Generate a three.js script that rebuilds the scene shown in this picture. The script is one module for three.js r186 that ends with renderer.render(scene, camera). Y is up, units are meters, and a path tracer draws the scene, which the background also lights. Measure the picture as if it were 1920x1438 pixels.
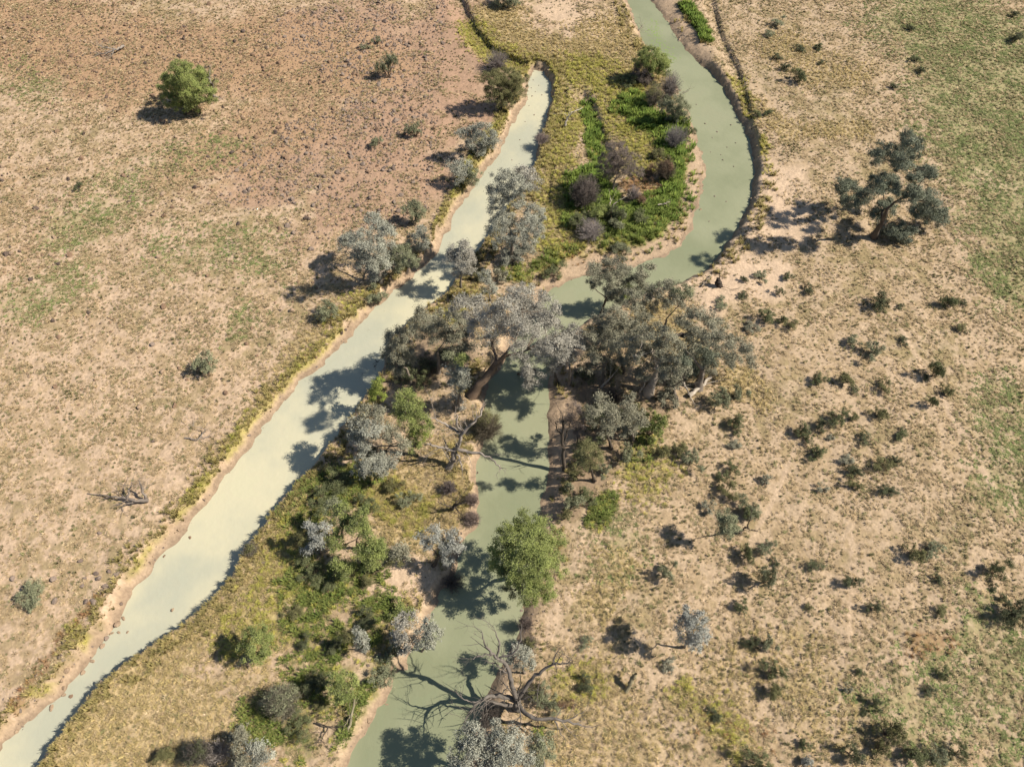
import * as THREE from 'three';

// ------------------------------------------------------------------ camera, sky, sun, exposure
const CAM_H = 50, PITCH = 57 * Math.PI / 180, VFOV = 56, PW = 1920, PH = 1438;
const camera = new THREE.PerspectiveCamera(VFOV, PW / PH, 0.5, 5000);
camera.position.set(0, CAM_H, 0);
camera.lookAt(0, CAM_H - Math.sin(PITCH), -Math.cos(PITCH));
const scene = new THREE.Scene();
const SUN = new THREE.Vector3(1, 1.03, 0.06).normalize();
const sky3 = makeSky();
scene.background = sky3; scene.environment = sky3;
const sun = new THREE.DirectionalLight(0xfff0d8, 4.6);
sun.position.copy(SUN).multiplyScalar(200).add(new THREE.Vector3(0, 0, -45));
sun.target.position.set(0, 0, -45); scene.add(sun, sun.target);
sun.castShadow = true; sun.shadow.mapSize.set(4096, 4096); sun.shadow.radius = 1;
Object.assign(sun.shadow.camera, { left: -95, right: 95, top: 95, bottom: -95, near: 20, far: 420 });
const renderer = new THREE.WebGLRenderer({ antialias: true });
renderer.toneMapping = THREE.LinearToneMapping; renderer.toneMappingExposure = 1.53;
renderer.shadowMap.enabled = true;

// ------------------------------------------------------------------ helpers
function rng(seed) { let a = (seed * 2654435761 + 12345) >>> 0; return () => { a = (a + 0x6D2B79F5) >>> 0; let t = a; t = Math.imul(t ^ (t >>> 15), t | 1); t ^= t + Math.imul(t ^ (t >>> 7), t | 61); return ((t ^ (t >>> 14)) >>> 0) / 4294967296; }; }
function hash(i, j) { let h = Math.imul(i, 374761393) + Math.imul(j, 668265263) | 0; h = Math.imul(h ^ (h >>> 13), 1274126177); return ((h ^ (h >>> 16)) >>> 0) / 4294967296; }
function vnoise(x, y) { const i = Math.floor(x), j = Math.floor(y); let u = x - i, v = y - j; u = u * u * (3 - 2 * u); v = v * v * (3 - 2 * v); const a = hash(i, j), b = hash(i + 1, j), c = hash(i, j + 1), d = hash(i + 1, j + 1); return a + (b - a) * u + (c - a) * v + (a - b - c + d) * u * v; }
function fbm(x, y, n) { let s = 0, a = 0.5, t = 0; for (let k = 0; k < n; k++) { s += a * vnoise(x, y); t += a; a *= 0.55; x = x * 2.03 + 17.1; y = y * 2.03 + 9.7; } return s / t; }
const clamp = (v, a = 0, b = 1) => v < a ? a : v > b ? b : v;
const sstep = (a, b, v) => { const t = clamp((v - a) / (b - a)); return t * t * (3 - 2 * t); };
const mix = (a, b, t) => a + (b - a) * t;
function V(x, y, z) { return new THREE.Vector3(x, y, z); }
const FPX = PH / 2 / Math.tan(VFOV * Math.PI / 360), SP = Math.sin(PITCH), CP = Math.cos(PITCH);
function ray(px, py) { const x = (px - PW / 2) / FPX, y = -(py - PH / 2) / FPX; return V(x, -SP + y * CP, -CP - y * SP); }   // depth 1
function at(px, py, y = 0) { const d = ray(px, py), t = (y - CAM_H) / d.y; return V(d.x * t, y, d.z * t); }               // surveyed point on the level y
function atZ(px, py, z) { const d = ray(px, py), t = z / d.z; return V(d.x * t, CAM_H + d.y * t, z); }
const mpp = (px, py, y = 0) => { const d = ray(px, py); return (y - CAM_H) / d.y / FPX; };                                 // metres per photo pixel there
function makeSky() {
  const w = 512, h = 256, d = new Float32Array(w * h * 4);
  for (let j = 0; j < h; j++) for (let i = 0; i < w; i++) {
    const el = (j + 0.5) / h * Math.PI - Math.PI / 2, az = (i + 0.5) / w * 2 * Math.PI;
    const dir = V(Math.cos(el) * Math.cos(az - Math.PI), Math.sin(el), Math.cos(el) * Math.sin(az - Math.PI));
    const up = Math.max(dir.y, 0), k = Math.pow(1 - up, 3.2), cs = Math.max(dir.dot(SUN), 0);
    const m = 0.10 * Math.pow(cs, 6) + 0.35 * Math.pow(cs, 60);
    const c = dir.y >= -0.02 ? [0.07 + 0.155 * k + m, 0.108 + 0.14 * k + m * 0.95, 0.175 + 0.08 * k + m * 0.8] : [0.22, 0.17, 0.12];
    const o = (j * w + i) * 4; for (let q = 0; q < 3; q++) d[o + q] = c[q]; d[o + 3] = 1;
  }
  const t = new THREE.DataTexture(d, w, h, THREE.RGBAFormat, THREE.FloatType);
  t.mapping = THREE.EquirectangularReflectionMapping; t.magFilter = t.minFilter = THREE.LinearFilter; t.needsUpdate = true; return t;
}
const used = {};
function numbered(n) { const k = used[n] = (used[n] ?? -1) + 1; return k ? n + '_' + String(k).padStart(3, '0') : n; }
function tag(o, label, category, group, kind) { o.userData.label = label; if (category) o.userData.category = category; if (group) o.userData.group = group; if (kind) o.userData.kind = kind; return o; }
function thing(name, label, category, p, group) { const o = new THREE.Group(); o.name = numbered(name); o.position.copy(p); scene.add(o); return tag(o, label, category, group); }
function shadowed(m) { m.castShadow = m.receiveShadow = true; return m; }

class MB {                                    // collects triangles with normals and colours into one mesh
  constructor() { this.p = []; this.n = []; this.c = []; }
  tri(a, b, d, na, nb, nd, c) {              // wound so that the face looks the way its normals point
    const e = b.clone().sub(a).cross(d.clone().sub(a)), f = e.x * (na.x + nb.x + nd.x) + e.y * (na.y + nb.y + nd.y) + e.z * (na.z + nb.z + nd.z);
    if (f < 0) { this.v(a, na, c); this.v(d, nd, c); this.v(b, nb, c); } else { this.v(a, na, c); this.v(b, nb, c); this.v(d, nd, c); }
  }
  v(p, n, c) { this.p.push(p.x, p.y, p.z); this.n.push(n.x, n.y, n.z); this.c.push(c[0], c[1], c[2]); }
  tube(pts, rad, sides, col, r) {             // tapered limb along pts
    const N = pts.length, rings = []; let side = null;
    for (let i = 0; i < N; i++) {
      const d = (i < N - 1 ? pts[i + 1].clone().sub(pts[i]) : pts[i].clone().sub(pts[i - 1])).normalize();
      if (!side) { side = Math.abs(d.y) < 0.9 ? V(0, 1, 0) : V(1, 0, 0); }
      const a = side.clone().sub(d.clone().multiplyScalar(side.dot(d))).normalize(), b = d.clone().cross(a); side = a;
      const ring = [];
      for (let k = 0; k < sides; k++) { const t = k / sides * Math.PI * 2, n = a.clone().multiplyScalar(Math.cos(t)).addScaledVector(b, Math.sin(t)); ring.push([pts[i].clone().addScaledVector(n, rad[i] * (sides > 4 && r ? 0.86 + 0.28 * r() : 1)), n]); }
      rings.push(ring);
    }
    for (let i = 0; i < N - 1; i++) for (let k = 0; k < sides; k++) {
      const A = rings[i][k], B = rings[i][(k + 1) % sides], C = rings[i + 1][k], D = rings[i + 1][(k + 1) % sides];
      const s = r ? 0.75 + 0.5 * r() : 1, c = [col[0] * s, col[1] * s, col[2] * s];
      this.tri(A[0], B[0], D[0], A[1], B[1], D[1], c); this.tri(A[0], D[0], C[0], A[1], D[1], C[1], c);
    }
  }
  build(name, mat, parent) {
    const g = new THREE.BufferGeometry();
    g.setAttribute('position', new THREE.Float32BufferAttribute(this.p, 3)); g.setAttribute('normal', new THREE.Float32BufferAttribute(this.n, 3)); g.setAttribute('color', new THREE.Float32BufferAttribute(this.c, 3));
    const m = shadowed(new THREE.Mesh(g, mat)); m.name = parent === scene ? numbered(name) : name; parent.add(m); return m;
  }
}
function curve(a, b, bend, n, r, wob = 0) {   // bent polyline from a to b
  const L = a.distanceTo(b), m = a.clone().lerp(b, 0.5).add(bend), out = [];
  for (let i = 0; i <= n; i++) { const t = i / n, p = a.clone().multiplyScalar((1 - t) * (1 - t)).addScaledVector(m, 2 * t * (1 - t)).addScaledVector(b, t * t); if (wob && i && i < n) p.add(V(r() - 0.5, r() - 0.5, r() - 0.5).multiplyScalar(wob * L)); out.push(p); }
  return out;
}
const taper = (a, b, n) => Array.from({ length: n + 1 }, (_, i) => mix(a, b, Math.pow(i / n, 0.8)));
const sph = (r) => { const y = r() * 2 - 1, a = r() * 6.2832, s = Math.sqrt(1 - y * y); return V(s * Math.cos(a), y, s * Math.sin(a)); };
const gauss = (r) => (r() + r() + r() + r() - 2) * 0.9;

// ------------------------------------------------------------------ the two creeks: surveyed waterlines (photo pixel, traced on the water level)
const WL = -0.85;
// each edge: [px, py, bank width m, beach 0..1]
const paleWest = [[1003, 131], [990, 160], [987, 187], [973, 213], [960, 240], [947, 267], [930, 297], [910, 320], [880, 367], [857, 395], [840, 433], [823, 473], [800, 497], [783, 510], [757, 530], [723, 563], [697, 587], [667, 617], [640, 648], [611, 677], [567, 714], [514, 774], [484, 824], [451, 864], [420, 900], [384, 947], [364, 968], [347, 998], [320, 1028], [290, 1058], [264, 1091], [237, 1131], [214, 1172], [197, 1202], [177, 1228], [150, 1265], [110, 1308], [77, 1335], [30, 1372], [0, 1412], [-60, 1480], [-140, 1570]];
const paleEast = [[1020, 133], [1030, 145], [1037, 167], [1034, 187], [1029, 213], [1023, 233], [1013, 257], [1009, 287], [1002, 310], [985, 345], [955, 385], [935, 410], [914, 447], [895, 475], [857, 523], [847, 543], [807, 577], [780, 596], [727, 645], [722, 683], [713, 707], [687, 746], [647, 797], [634, 815], [600, 862], [553, 915], [517, 962], [509, 970], [487, 1000], [463, 1036], [443, 1070], [407, 1120], [370, 1153], [340, 1180], [293, 1210], [256, 1233], [223, 1267], [193, 1290], [156, 1330], [136, 1360], [103, 1397], [79, 1434], [40, 1490], [-40, 1590]];
const greenWest = [[1150, -120], [1172, -40], [1178, 0], [1187, 33], [1200, 63], [1214, 90], [1240, 122], [1265, 155], [1277, 177], [1288, 205], [1300, 240], [1310, 267], [1320, 300], [1324, 327], [1318, 360], [1307, 393], [1300, 427], [1277, 462], [1250, 480], [1187, 500], [1107, 517], [1057, 533], [1030, 543], [1012, 575], [985, 615], [960, 640], [945, 662], [937, 693], [917, 713], [908, 743], [914, 780], [904, 830], [894, 863], [890, 907], [896, 940], [900, 978], [872, 1002], [857, 1058], [837, 1101], [827, 1118], [810, 1151], [790, 1190], [773, 1221], [763, 1245], [740, 1275], [723, 1305], [703, 1335], [687, 1378], [663, 1408], [650, 1435], [625, 1500], [600, 1580]];
const greenEast = [[1205, -120], [1217, -40], [1221, 0], [1251, 40], [1281, 87], [1300, 107], [1330, 133], [1358, 163], [1372, 193], [1392, 233], [1406, 260], [1413, 293], [1415, 320], [1411, 360], [1405, 387], [1385, 423], [1364, 457], [1347, 480], [1330, 502], [1297, 522], [1255, 536], [1215, 548], [1180, 565], [1150, 580], [1110, 598], [1078, 616], [1052, 640], [1040, 680], [1028, 725], [1026, 740], [1028, 780], [1028, 830], [1024, 880], [1020, 924], [1012, 950], [1005, 990], [1003, 1050], [992, 1110], [983, 1145], [973, 1171], [968, 1198], [955, 1225], [938, 1255], [925, 1285], [910, 1325], [890, 1370], [878, 1410], [868, 1440], [850, 1500], [835, 1580]];
const creeks = [
  { a: paleWest, b: paleEast, wa: (p) => .5 + .6 * vnoise(p[0] * .02, p[1] * .02), wb: (p) => p[1] > 200 ? 0.32 : 0.4, ba: 1, bb: 0 },
  { a: greenWest, b: greenEast, wa: (p) => p[1] < 250 ? .8 : p[1] < 545 ? 2.7 : p[1] < 820 ? .7 : .6, wb: (p) => p[1] < 110 ? 2.6 : p[1] < 620 ? 0.7 : p[1] < 960 ? 3.0 : 1.2, ba: 1, bb: 0.35 },
].map((c) => {
  const segs = [], poly = [];
  const add = (list, w, beach) => { for (let i = 0; i < list.length - 1; i++) { const A = at(list[i][0], list[i][1], WL), B = at(list[i + 1][0], list[i + 1][1], WL); segs.push([A.x, A.z, B.x - A.x, B.z - A.z, w(list[i]), w(list[i + 1]), beach]); } };
  add(c.a, c.wa, c.ba); add(c.b, c.wb, c.bb);
  for (const p of c.a) poly.push(at(p[0], p[1], WL)); for (const p of [...c.b].reverse()) poly.push(at(p[0], p[1], WL));
  const head = c.a[0], hb = c.b[0], A = at(head[0], head[1], WL), B = at(hb[0], hb[1], WL); segs.push([A.x, A.z, B.x - A.x, B.z - A.z, 0.8, 0.8, 0.5]);
  let x0 = 1e9, x1 = -1e9, z0 = 1e9, z1 = -1e9; for (const p of poly) { x0 = Math.min(x0, p.x); x1 = Math.max(x1, p.x); z0 = Math.min(z0, p.z); z1 = Math.max(z1, p.z); }
  return { segs, poly, x0, x1, z0, z1 };
});
function creekAt(c, x, z, o) {               // signed distance (water inside is negative), bank width and beach of the nearest edge
  let best = 1e9, w = 1, beach = 0;
  for (const s of c.segs) { const l2 = s[2] * s[2] + s[3] * s[3]; let t = ((x - s[0]) * s[2] + (z - s[1]) * s[3]) / l2; t = t < 0 ? 0 : t > 1 ? 1 : t; const dx = x - s[0] - t * s[2], dz = z - s[1] - t * s[3], d = dx * dx + dz * dz; if (d < best) { best = d; w = s[4] + (s[5] - s[4]) * t; beach = s[6]; } }
  let inside = false; const P = c.poly;
  for (let i = 0, j = P.length - 1; i < P.length; j = i++) if ((P[i].z > z) !== (P[j].z > z) && x < (P[j].x - P[i].x) * (z - P[i].z) / (P[j].z - P[i].z) + P[i].x) inside = !inside;
  o.d = Math.sqrt(best) * (inside ? -1 : 1); o.w = w; o.beach = beach;
}
// ditches and scarps: polyline, gentle width on the west, steep width on the east, depth
const ditches = [
  { pts: [[1012, 140], [1000, 125], [965, 112], [920, 92], [896, 62], [884, 40], [872, 15], [860, -15], [845, -60]], wl: 2.6, wr: 0.5, dep: 0.6 },
  { pts: [[1085, 160], [1105, 190], [1118, 225], [1130, 255], [1138, 285], [1142, 320]], wl: 2.6, wr: 0.8, dep: 0.65 },
  { pts: [[1335, -40], [1338, 0], [1350, 55], [1366, 92], [1382, 125], [1395, 165], [1412, 240], [1420, 310]], wl: 2.0, wr: 0.35, dep: 0.42 },
  { pts: [[1060, 160], [1061, 215]], wl: 0.5, wr: 0.25, dep: 0.3 }, { pts: [[1037, 300], [1032, 350], [1030, 390]], wl: 0.5, wr: 0.25, dep: 0.3 },
].map((d) => ({ ...d, pts: d.pts.map((p) => at(p[0], p[1], -0.2)) }));
function ditchAt(d, x, z) {
  let best = 1e9, sgn = 1, tt = 0; const n = d.pts.length - 1;
  for (let i = 0; i < n; i++) { const A = d.pts[i], B = d.pts[i + 1], ex = B.x - A.x, ez = B.z - A.z; const t = clamp(((x - A.x) * ex + (z - A.z) * ez) / (ex * ex + ez * ez)), dx = x - A.x - t * ex, dz = z - A.z - t * ez, q = dx * dx + dz * dz; if (q < best) { best = q; sgn = dx; tt = (i + t) / n; } }
  const q = Math.sqrt(best), w = sgn > 0 ? d.wr : d.wl, end = sstep(0, 0.12, tt) * sstep(1, 0.88, tt);
  return d.dep * (1 - sstep(0.12 * w, w, q)) * end;
}

// ------------------------------------------------------------------ what grows where: soft strokes [radius px, strength, points...] on the ground
const Z = {
  stony: [[120, .9, [640, 60], [800, 130], [860, 50]], [110, 1, [700, 260], [850, 190]], [90, .8, [500, 330], [600, 280]], [80, .8, [640, 380], [780, 330]], [60, .5, [560, 440], [650, 430]]],
  rust: [[140, .85, [0, 40], [250, 120], [480, 100], [640, 120]], [110, .7, [380, 300], [560, 230]], [70, .4, [30, 330], [60, 460]]],
  herb: [[38, .35, [20, 130], [70, 190]], [60, .36, [180, 380], [240, 340], [330, 300], [390, 280]], [60, .5, [140, 420], [200, 400]], [60, .4, [40, 560], [110, 520]], [70, .3, [480, 480], [330, 460]], [130, .72, [1790, 40], [1850, 160], [1890, 300]], [80, .62, [1880, 410], [1900, 520]], [60, .6, [1700, 60], [1740, 110]], [60, .45, [1890, 740], [1880, 840], [1900, 920]], [90, .45, [1690, 1330], [1840, 1240], [1800, 1390]], [60, .5, [1830, 1160], [1900, 1220]], [45, .4, [1160, 990], [1140, 1060]], [40, .35, [460, 600], [440, 620]], [55, .35, [1640, 60], [1700, 20]]],
  straw: [[55, .9, [930, 40], [1010, 100], [1090, 100], [1150, 60], [1190, 130]], [40, .5, [500, 740], [560, 660], [620, 600]], [50, .9, [500, 1010], [440, 1090], [380, 1180], [280, 1260], [180, 1350], [120, 1420]], [85, .8, [340, 1320], [250, 1420]], [48, 1, [1240, 600], [1290, 650]], [32, .7, [1370, 710], [1420, 740]], [34, .9, [830, 850], [860, 910], [830, 970]], [30, .7, [870, 540], [915, 580]], [60, .8, [760, 900], [730, 960], [790, 990]], [24, .6, [1420, 200], [1480, 260], [1610, 240]], [60, .5, [1470, 90], [1570, 140]], [60, .4, [1420, 1230], [1330, 1320]], [70, .5, [1120, 1300], [1060, 1400], [1200, 1400]], [28, .8, [1050, 260], [1060, 320], [1050, 380]], [70, .5, [420, 1420], [480, 1240]], [40, .6, [1120, 1140], [1150, 1060]], [60, .4, [1560, 1380], [1480, 1230]]],
  olive: [[30, .9, [885, 55], [920, 95], [975, 118], [1025, 135]], [36, .9, [1040, 170], [1062, 220], [1045, 290]], [54, 1, [1090, 130], [1150, 170], [1190, 230], [1200, 290]], [26, .8, [440, 850], [480, 790], [545, 715], [640, 625]], [13, 1, [402, 885], [352, 930], [330, 990], [272, 1045], [244, 1090]], [14, .9, [140, 1175], [160, 1215]], [13, .8, [55, 1300], [105, 1290]], [14, .9, [830, 410], [868, 335], [900, 285], [935, 230], [945, 205]], [34, .7, [1040, 340], [1035, 400], [1060, 460]], [18, .9, [1378, 150], [1400, 210], [1428, 310]], [34, .6, [1050, 1290], [1100, 1270]], [40, .7, [720, 930], [690, 900], [780, 960]], [35, .5, [690, 560], [650, 590]], [50, .6, [560, 1000], [520, 1080], [470, 1190]], [45, .5, [1230, 880], [1190, 900]], [25, .6, [890, 560], [850, 590]], [40, .5, [1290, 1300], [1380, 1400]]],
  green: [[30, .8, [1180, 195], [1225, 230], [1265, 285]], [32, 1, [1284, 235], [1294, 300], [1290, 355], [1278, 395], [1245, 428], [1195, 450]], [44, 1, [1250, 390], [1200, 420], [1150, 440]], [24, .9, [960, 510], [1000, 515], [1055, 470]], [15, .6, [1098, 190], [1112, 240], [1120, 290]], [13, .9, [1285, 10], [1310, 40], [1325, 72]], [50, .6, [570, 960], [620, 900], [660, 930]], [44, .62, [560, 1090], [620, 1105], [680, 1080]], [36, .5, [530, 1180], [600, 1150], [590, 1240]], [44, .5, [570, 1250], [640, 1200], [600, 1300]], [40, .6, [530, 1350], [560, 1400], [480, 1340]], [18, .9, [1140, 935], [1120, 980]], [30, .6, [1220, 820], [1200, 860]], [24, .7, [1085, 340], [1075, 410]], [30, .8, [1120, 330], [1135, 400], [1170, 440]], [30, .5, [700, 1240], [680, 1310], [640, 1390]], [40, .6, [720, 1140], [690, 1180]]],
  red: [[24, .8, [1190, 345], [1225, 350]], [26, .5, [1770, 1195], [1720, 1210]], [20, .5, [1060, 460], [1080, 480]], [14, .5, [190, 1110], [20, 1330]], [60, .3, [1400, 1390], [1340, 1370]]],
  pale: [[60, .8, [1450, 330], [1490, 400], [1420, 430]], [46, 1, [1320, 540], [1390, 505], [1440, 530]], [42, .8, [780, 1090], [740, 1100], [800, 1120]], [18, .5, [690, 1230], [665, 1320], [630, 1400]], [50, .6, [1050, 20], [1120, 50]], [14, .7, [1100, 1090], [1060, 1130], [1010, 1220]], [14, .6, [1175, 900], [1110, 960], [1080, 1060]], [40, .5, [1850, 330], [1880, 340]], [30, .5, [1400, 160], [1440, 260]], [9, .8, [1090, 190], [1100, 230], [1092, 268]], [60, .3, [120, 900], [60, 980]], [50, .4, [330, 900], [280, 960]], [7, .6, [1690, 620], [1760, 740], [1830, 860], [1870, 930]], [6, .55, [1500, 820], [1440, 960], [1330, 1180], [1290, 1330]], [6, .5, [1600, 1000], [1590, 1200], [1560, 1420]], [6, .5, [60, 520], [260, 640], [420, 700]], [30, .5, [1280, 800], [1300, 760]]],
  litter: [[60, .9, [740, 680], [850, 670]], [46, 1, [1065, 740], [1085, 830], [1065, 930]], [50, .8, [1110, 720], [1150, 800], [1110, 880]], [60, .7, [1150, 740], [1230, 730]], [26, .6, [860, 380], [835, 430]], [36, .6, [680, 860], [740, 850]], [30, .6, [930, 430], [960, 490]], [24, .5, [850, 930], [880, 980]], [40, .4, [660, 1170], [720, 1200]]],  // ground toned a darker brown around the trees and the crossing slope
};
for (const k in Z) Z[k] = Z[k].map((s) => { const pts = s.slice(2).map((p) => at(p[0], p[1])), mid = s[2]; const r = s[0] * mpp(mid[0], mid[1]); let x0 = 1e9, x1 = -1e9, z0 = 1e9, z1 = -1e9; for (const p of pts) { x0 = Math.min(x0, p.x); x1 = Math.max(x1, p.x); z0 = Math.min(z0, p.z); z1 = Math.max(z1, p.z); } return { r, k: s[1], pts, x0: x0 - r * 1.6, x1: x1 + r * 1.6, z0: z0 - r * 1.6, z1: z1 + r * 1.6 }; });
function zoneAt(list, px, pz, nx, nz) {
  let m = 0;
  for (const s of list) {
    const wr = Math.min(7, s.r * 1.5), x = px + nx * wr, z = pz + nz * wr;
    if (x < s.x0 || x > s.x1 || z < s.z0 || z > s.z1) continue;
    let best = 1e9; const P = s.pts;
    for (let i = 0; i < P.length - 1; i++) { const ex = P[i + 1].x - P[i].x, ez = P[i + 1].z - P[i].z, t = clamp(((x - P[i].x) * ex + (z - P[i].z) * ez) / (ex * ex + ez * ez)), dx = x - P[i].x - t * ex, dz = z - P[i].z - t * ez, q = dx * dx + dz * dz; if (q < best) best = q; }
    m = Math.max(m, s.k * (1 - sstep(0.45, 1.45, Math.sqrt(best) / s.r)));
  }
  return m;
}
// ------------------------------------------------------------------ the ground grid
const X0 = -74, X1 = 74, Z0 = -102, Z1 = 8, CELL = 0.25, NX = Math.round((X1 - X0) / CELL), NZ = Math.round((Z1 - Z0) / CELL);
const zoneNames = Object.keys(Z), GN = (NX + 1) * (NZ + 1);
const Hgt = new Float32Array(GN), Dist = [new Float32Array(GN), new Float32Array(GN)], Beach = new Float32Array(GN), Zone = zoneNames.map(() => new Float32Array(GN));
{
  const o = {};
  for (let j = 0; j <= NZ; j++) for (let i = 0; i <= NX; i++) {
    const x = X0 + i * CELL, z = Z0 + j * CELL, q = j * (NX + 1) + i;
    const edge = Math.min(x - X0, X1 - x, z - Z0, Z1 - z), fade = sstep(0, 6, edge);
    let h = (fbm(x * 0.06 + 3, z * 0.06 + 7, 3) - 0.5) * 0.7 + (fbm(x * 0.5, z * 0.5, 3) - 0.5) * 0.22 + (vnoise(x * 2.3, z * 2.3) - 0.5) * 0.05;
    for (const d of ditches) h -= ditchAt(d, x, z);
    let beach = 0;
    for (let k = 0; k < 2; k++) {
      const c = creeks[k];
      if (x < c.x0 - 6 || x > c.x1 + 6 || z < c.z0 - 6 || z > c.z1 + 6) { Dist[k][q] = 9; continue; }
      creekAt(c, x, z, o);
      const d = o.d + (fbm(x * 0.9 + k * 31, z * 0.9, 3) - 0.5) * (o.beach > 0.5 ? 0.85 : 0.6) + (vnoise(x * 3.1, z * 3.1) - .5) * .16; Dist[k][q] = d;
      if (d < 0) h = Math.min(h, WL - Math.min(0.7, -d * 0.5) - 0.01);
      else if (o.beach > 0.9) { const t = clamp(d / o.w); h = mix(WL, h, t < 0.75 ? t * 0.45 : 0.3375 + (t - 0.75) * 2.65); }
      else h = mix(WL, h, 1 - Math.pow(1 - clamp(d / o.w), 2));
      if (o.beach > 0.3) beach = Math.max(beach, d > -1 ? (1 - sstep(0.6 * o.w, 0.95 * o.w, d)) : 1); else beach = Math.max(beach, d < o.w * 0.8 ? 0.7 : 0);
    }
    Hgt[q] = h * fade; Beach[q] = beach;
    const wx = fbm(x * 0.35, z * 0.35, 4) - 0.5, wz = fbm(x * 0.35 + 50, z * 0.35, 4) - 0.5;
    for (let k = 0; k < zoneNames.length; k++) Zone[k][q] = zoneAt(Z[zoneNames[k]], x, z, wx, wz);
  }
}
function sample(arr, x, z) { const u = clamp((x - X0) / CELL, 0, NX - 0.001), v = clamp((z - Z0) / CELL, 0, NZ - 0.001), i = u | 0, j = v | 0, a = u - i, b = v - j, q = j * (NX + 1) + i; return (arr[q] * (1 - a) + arr[q + 1] * a) * (1 - b) + (arr[q + NX + 1] * (1 - a) + arr[q + NX + 2] * a) * b; }
const ground = (x, z) => sample(Hgt, x, z);
const zone = (n, x, z) => sample(Zone[zoneNames.indexOf(n)], x, z);
const creekDist = (x, z) => Math.min(sample(Dist[0], x, z), sample(Dist[1], x, z));
const SAND = [.415, .325, .235], SANDW = [.455, .35, .26];
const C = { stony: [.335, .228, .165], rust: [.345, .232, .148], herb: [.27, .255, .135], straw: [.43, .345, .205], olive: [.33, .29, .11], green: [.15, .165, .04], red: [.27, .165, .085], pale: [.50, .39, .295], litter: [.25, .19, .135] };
const MUD = [.385, .295, .215], WET = [.27, .205, .15];
const srgb = (v) => { v = clamp(v); return v < 0.0031308 ? v * 12.92 : 1.055 * Math.pow(v, 1 / 2.4) - 0.055; };
function soil(x, z, out) {                    // colour of the bare ground with its debris, stains, darker patches and low growth
  const west = sstep(6, -10, x + z * 0.35 + 18), n1 = fbm(x * 0.22 + 5, z * 0.22, 3), n2 = fbm(x * 1.3, z * 1.3 + 40, 3), n3 = fbm(x * 4.2 + 11, z * 4.2, 2), g = hash((x * 14) | 0, (z * 14) | 0);
  let r = mix(SAND[0], SANDW[0], west), gg = mix(SAND[1], SANDW[1], west), b = mix(SAND[2], SANDW[2], west);
  const dry = sstep(0.42, 0.66, n2) * 0.55 * (0.4 + n1); r = mix(r, .27, dry); gg = mix(gg, .20, dry); b = mix(b, .105, dry);
  const grn = sstep(0.5, 0.72, n1 * 0.55 + n2 * 0.45) * 0.4; r = mix(r, .2, grn); gg = mix(gg, .185, grn); b = mix(b, .09, grn);
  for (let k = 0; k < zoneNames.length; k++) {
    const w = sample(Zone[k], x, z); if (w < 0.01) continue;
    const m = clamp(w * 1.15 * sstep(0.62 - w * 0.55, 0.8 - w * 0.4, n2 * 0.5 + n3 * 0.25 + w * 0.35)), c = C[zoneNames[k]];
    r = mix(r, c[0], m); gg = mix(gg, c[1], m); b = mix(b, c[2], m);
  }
  const be = sample(Beach, x, z), bm = be * sstep(0.15, 0.5, be + (n2 - 0.5) * 0.6);
  if (bm > 0.01) { r = mix(r, MUD[0], bm); gg = mix(gg, MUD[1], bm); b = mix(b, MUD[2], bm); }
  const cd = creekDist(x, z), wet = be * sstep(.55, .1, cd + (n2 - .5) * .9); if (wet > .01) { r = mix(r, WET[0], wet); gg = mix(gg, WET[1], wet); b = mix(b, WET[2], wet); }
  const n4 = vnoise(x * 7.3, z * 7.3), s = (0.72 + 0.32 * n3 + 0.24 * n4) * (0.86 + 0.28 * g); out[0] = r * s; out[1] = gg * s; out[2] = b * s;
}
const groundMap = (() => {
  const W = 2048, Hh = 1522, d = new Uint8Array(W * Hh * 4), o = [0, 0, 0];
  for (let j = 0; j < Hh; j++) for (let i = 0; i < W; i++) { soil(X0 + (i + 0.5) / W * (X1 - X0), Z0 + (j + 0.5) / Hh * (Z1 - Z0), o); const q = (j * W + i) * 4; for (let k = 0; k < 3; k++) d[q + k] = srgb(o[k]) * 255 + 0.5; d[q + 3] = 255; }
  const t = new THREE.DataTexture(d, W, Hh); t.colorSpace = THREE.SRGBColorSpace; t.magFilter = t.minFilter = THREE.LinearFilter; t.needsUpdate = true; return t;
})();
function tile(n, f, color) { const d = new Uint8Array(n * n * 4); for (let j = 0; j < n; j++) for (let i = 0; i < n; i++) { const c = f(i / n, j / n); for (let k = 0; k < 3; k++) d[(j * n + i) * 4 + k] = clamp(c[k]) * 255; d[(j * n + i) * 4 + 3] = 255; } const t = new THREE.DataTexture(d, n, n); if (color) t.colorSpace = THREE.SRGBColorSpace; t.magFilter = t.minFilter = THREE.LinearFilter; t.wrapS = t.wrapT = THREE.RepeatWrapping; t.needsUpdate = true; return t; }
const wrapN = (u, v, k, n) => { let s = 0, a = .5, t = 0; for (let o = 0; o < n; o++) { const x = u * k, y = v * k, i = Math.floor(x), j = Math.floor(y); let p = x - i, q = y - j; p = p * p * (3 - 2 * p); q = q * q * (3 - 2 * q); const h = (a, b) => hash(((a % k) + k) % k + o * 977, ((b % k) + k) % k + 131); s += a * (mix(mix(h(i, j), h(i + 1, j), p), mix(h(i, j + 1), h(i + 1, j + 1), p), q)); t += a; a *= .6; k *= 2; } return s / t; };
const clodBump = tile(512, (u, v) => { const h = wrapN(u, v, 32, 4); return [h, h, h]; });
clodBump.repeat.set((X1 - X0) / 9, (Z1 - Z0) / 9);
const groundMat = new THREE.MeshStandardMaterial({ map: groundMap, roughness: 1, bumpMap: clodBump, bumpScale: 0.05 });
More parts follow.
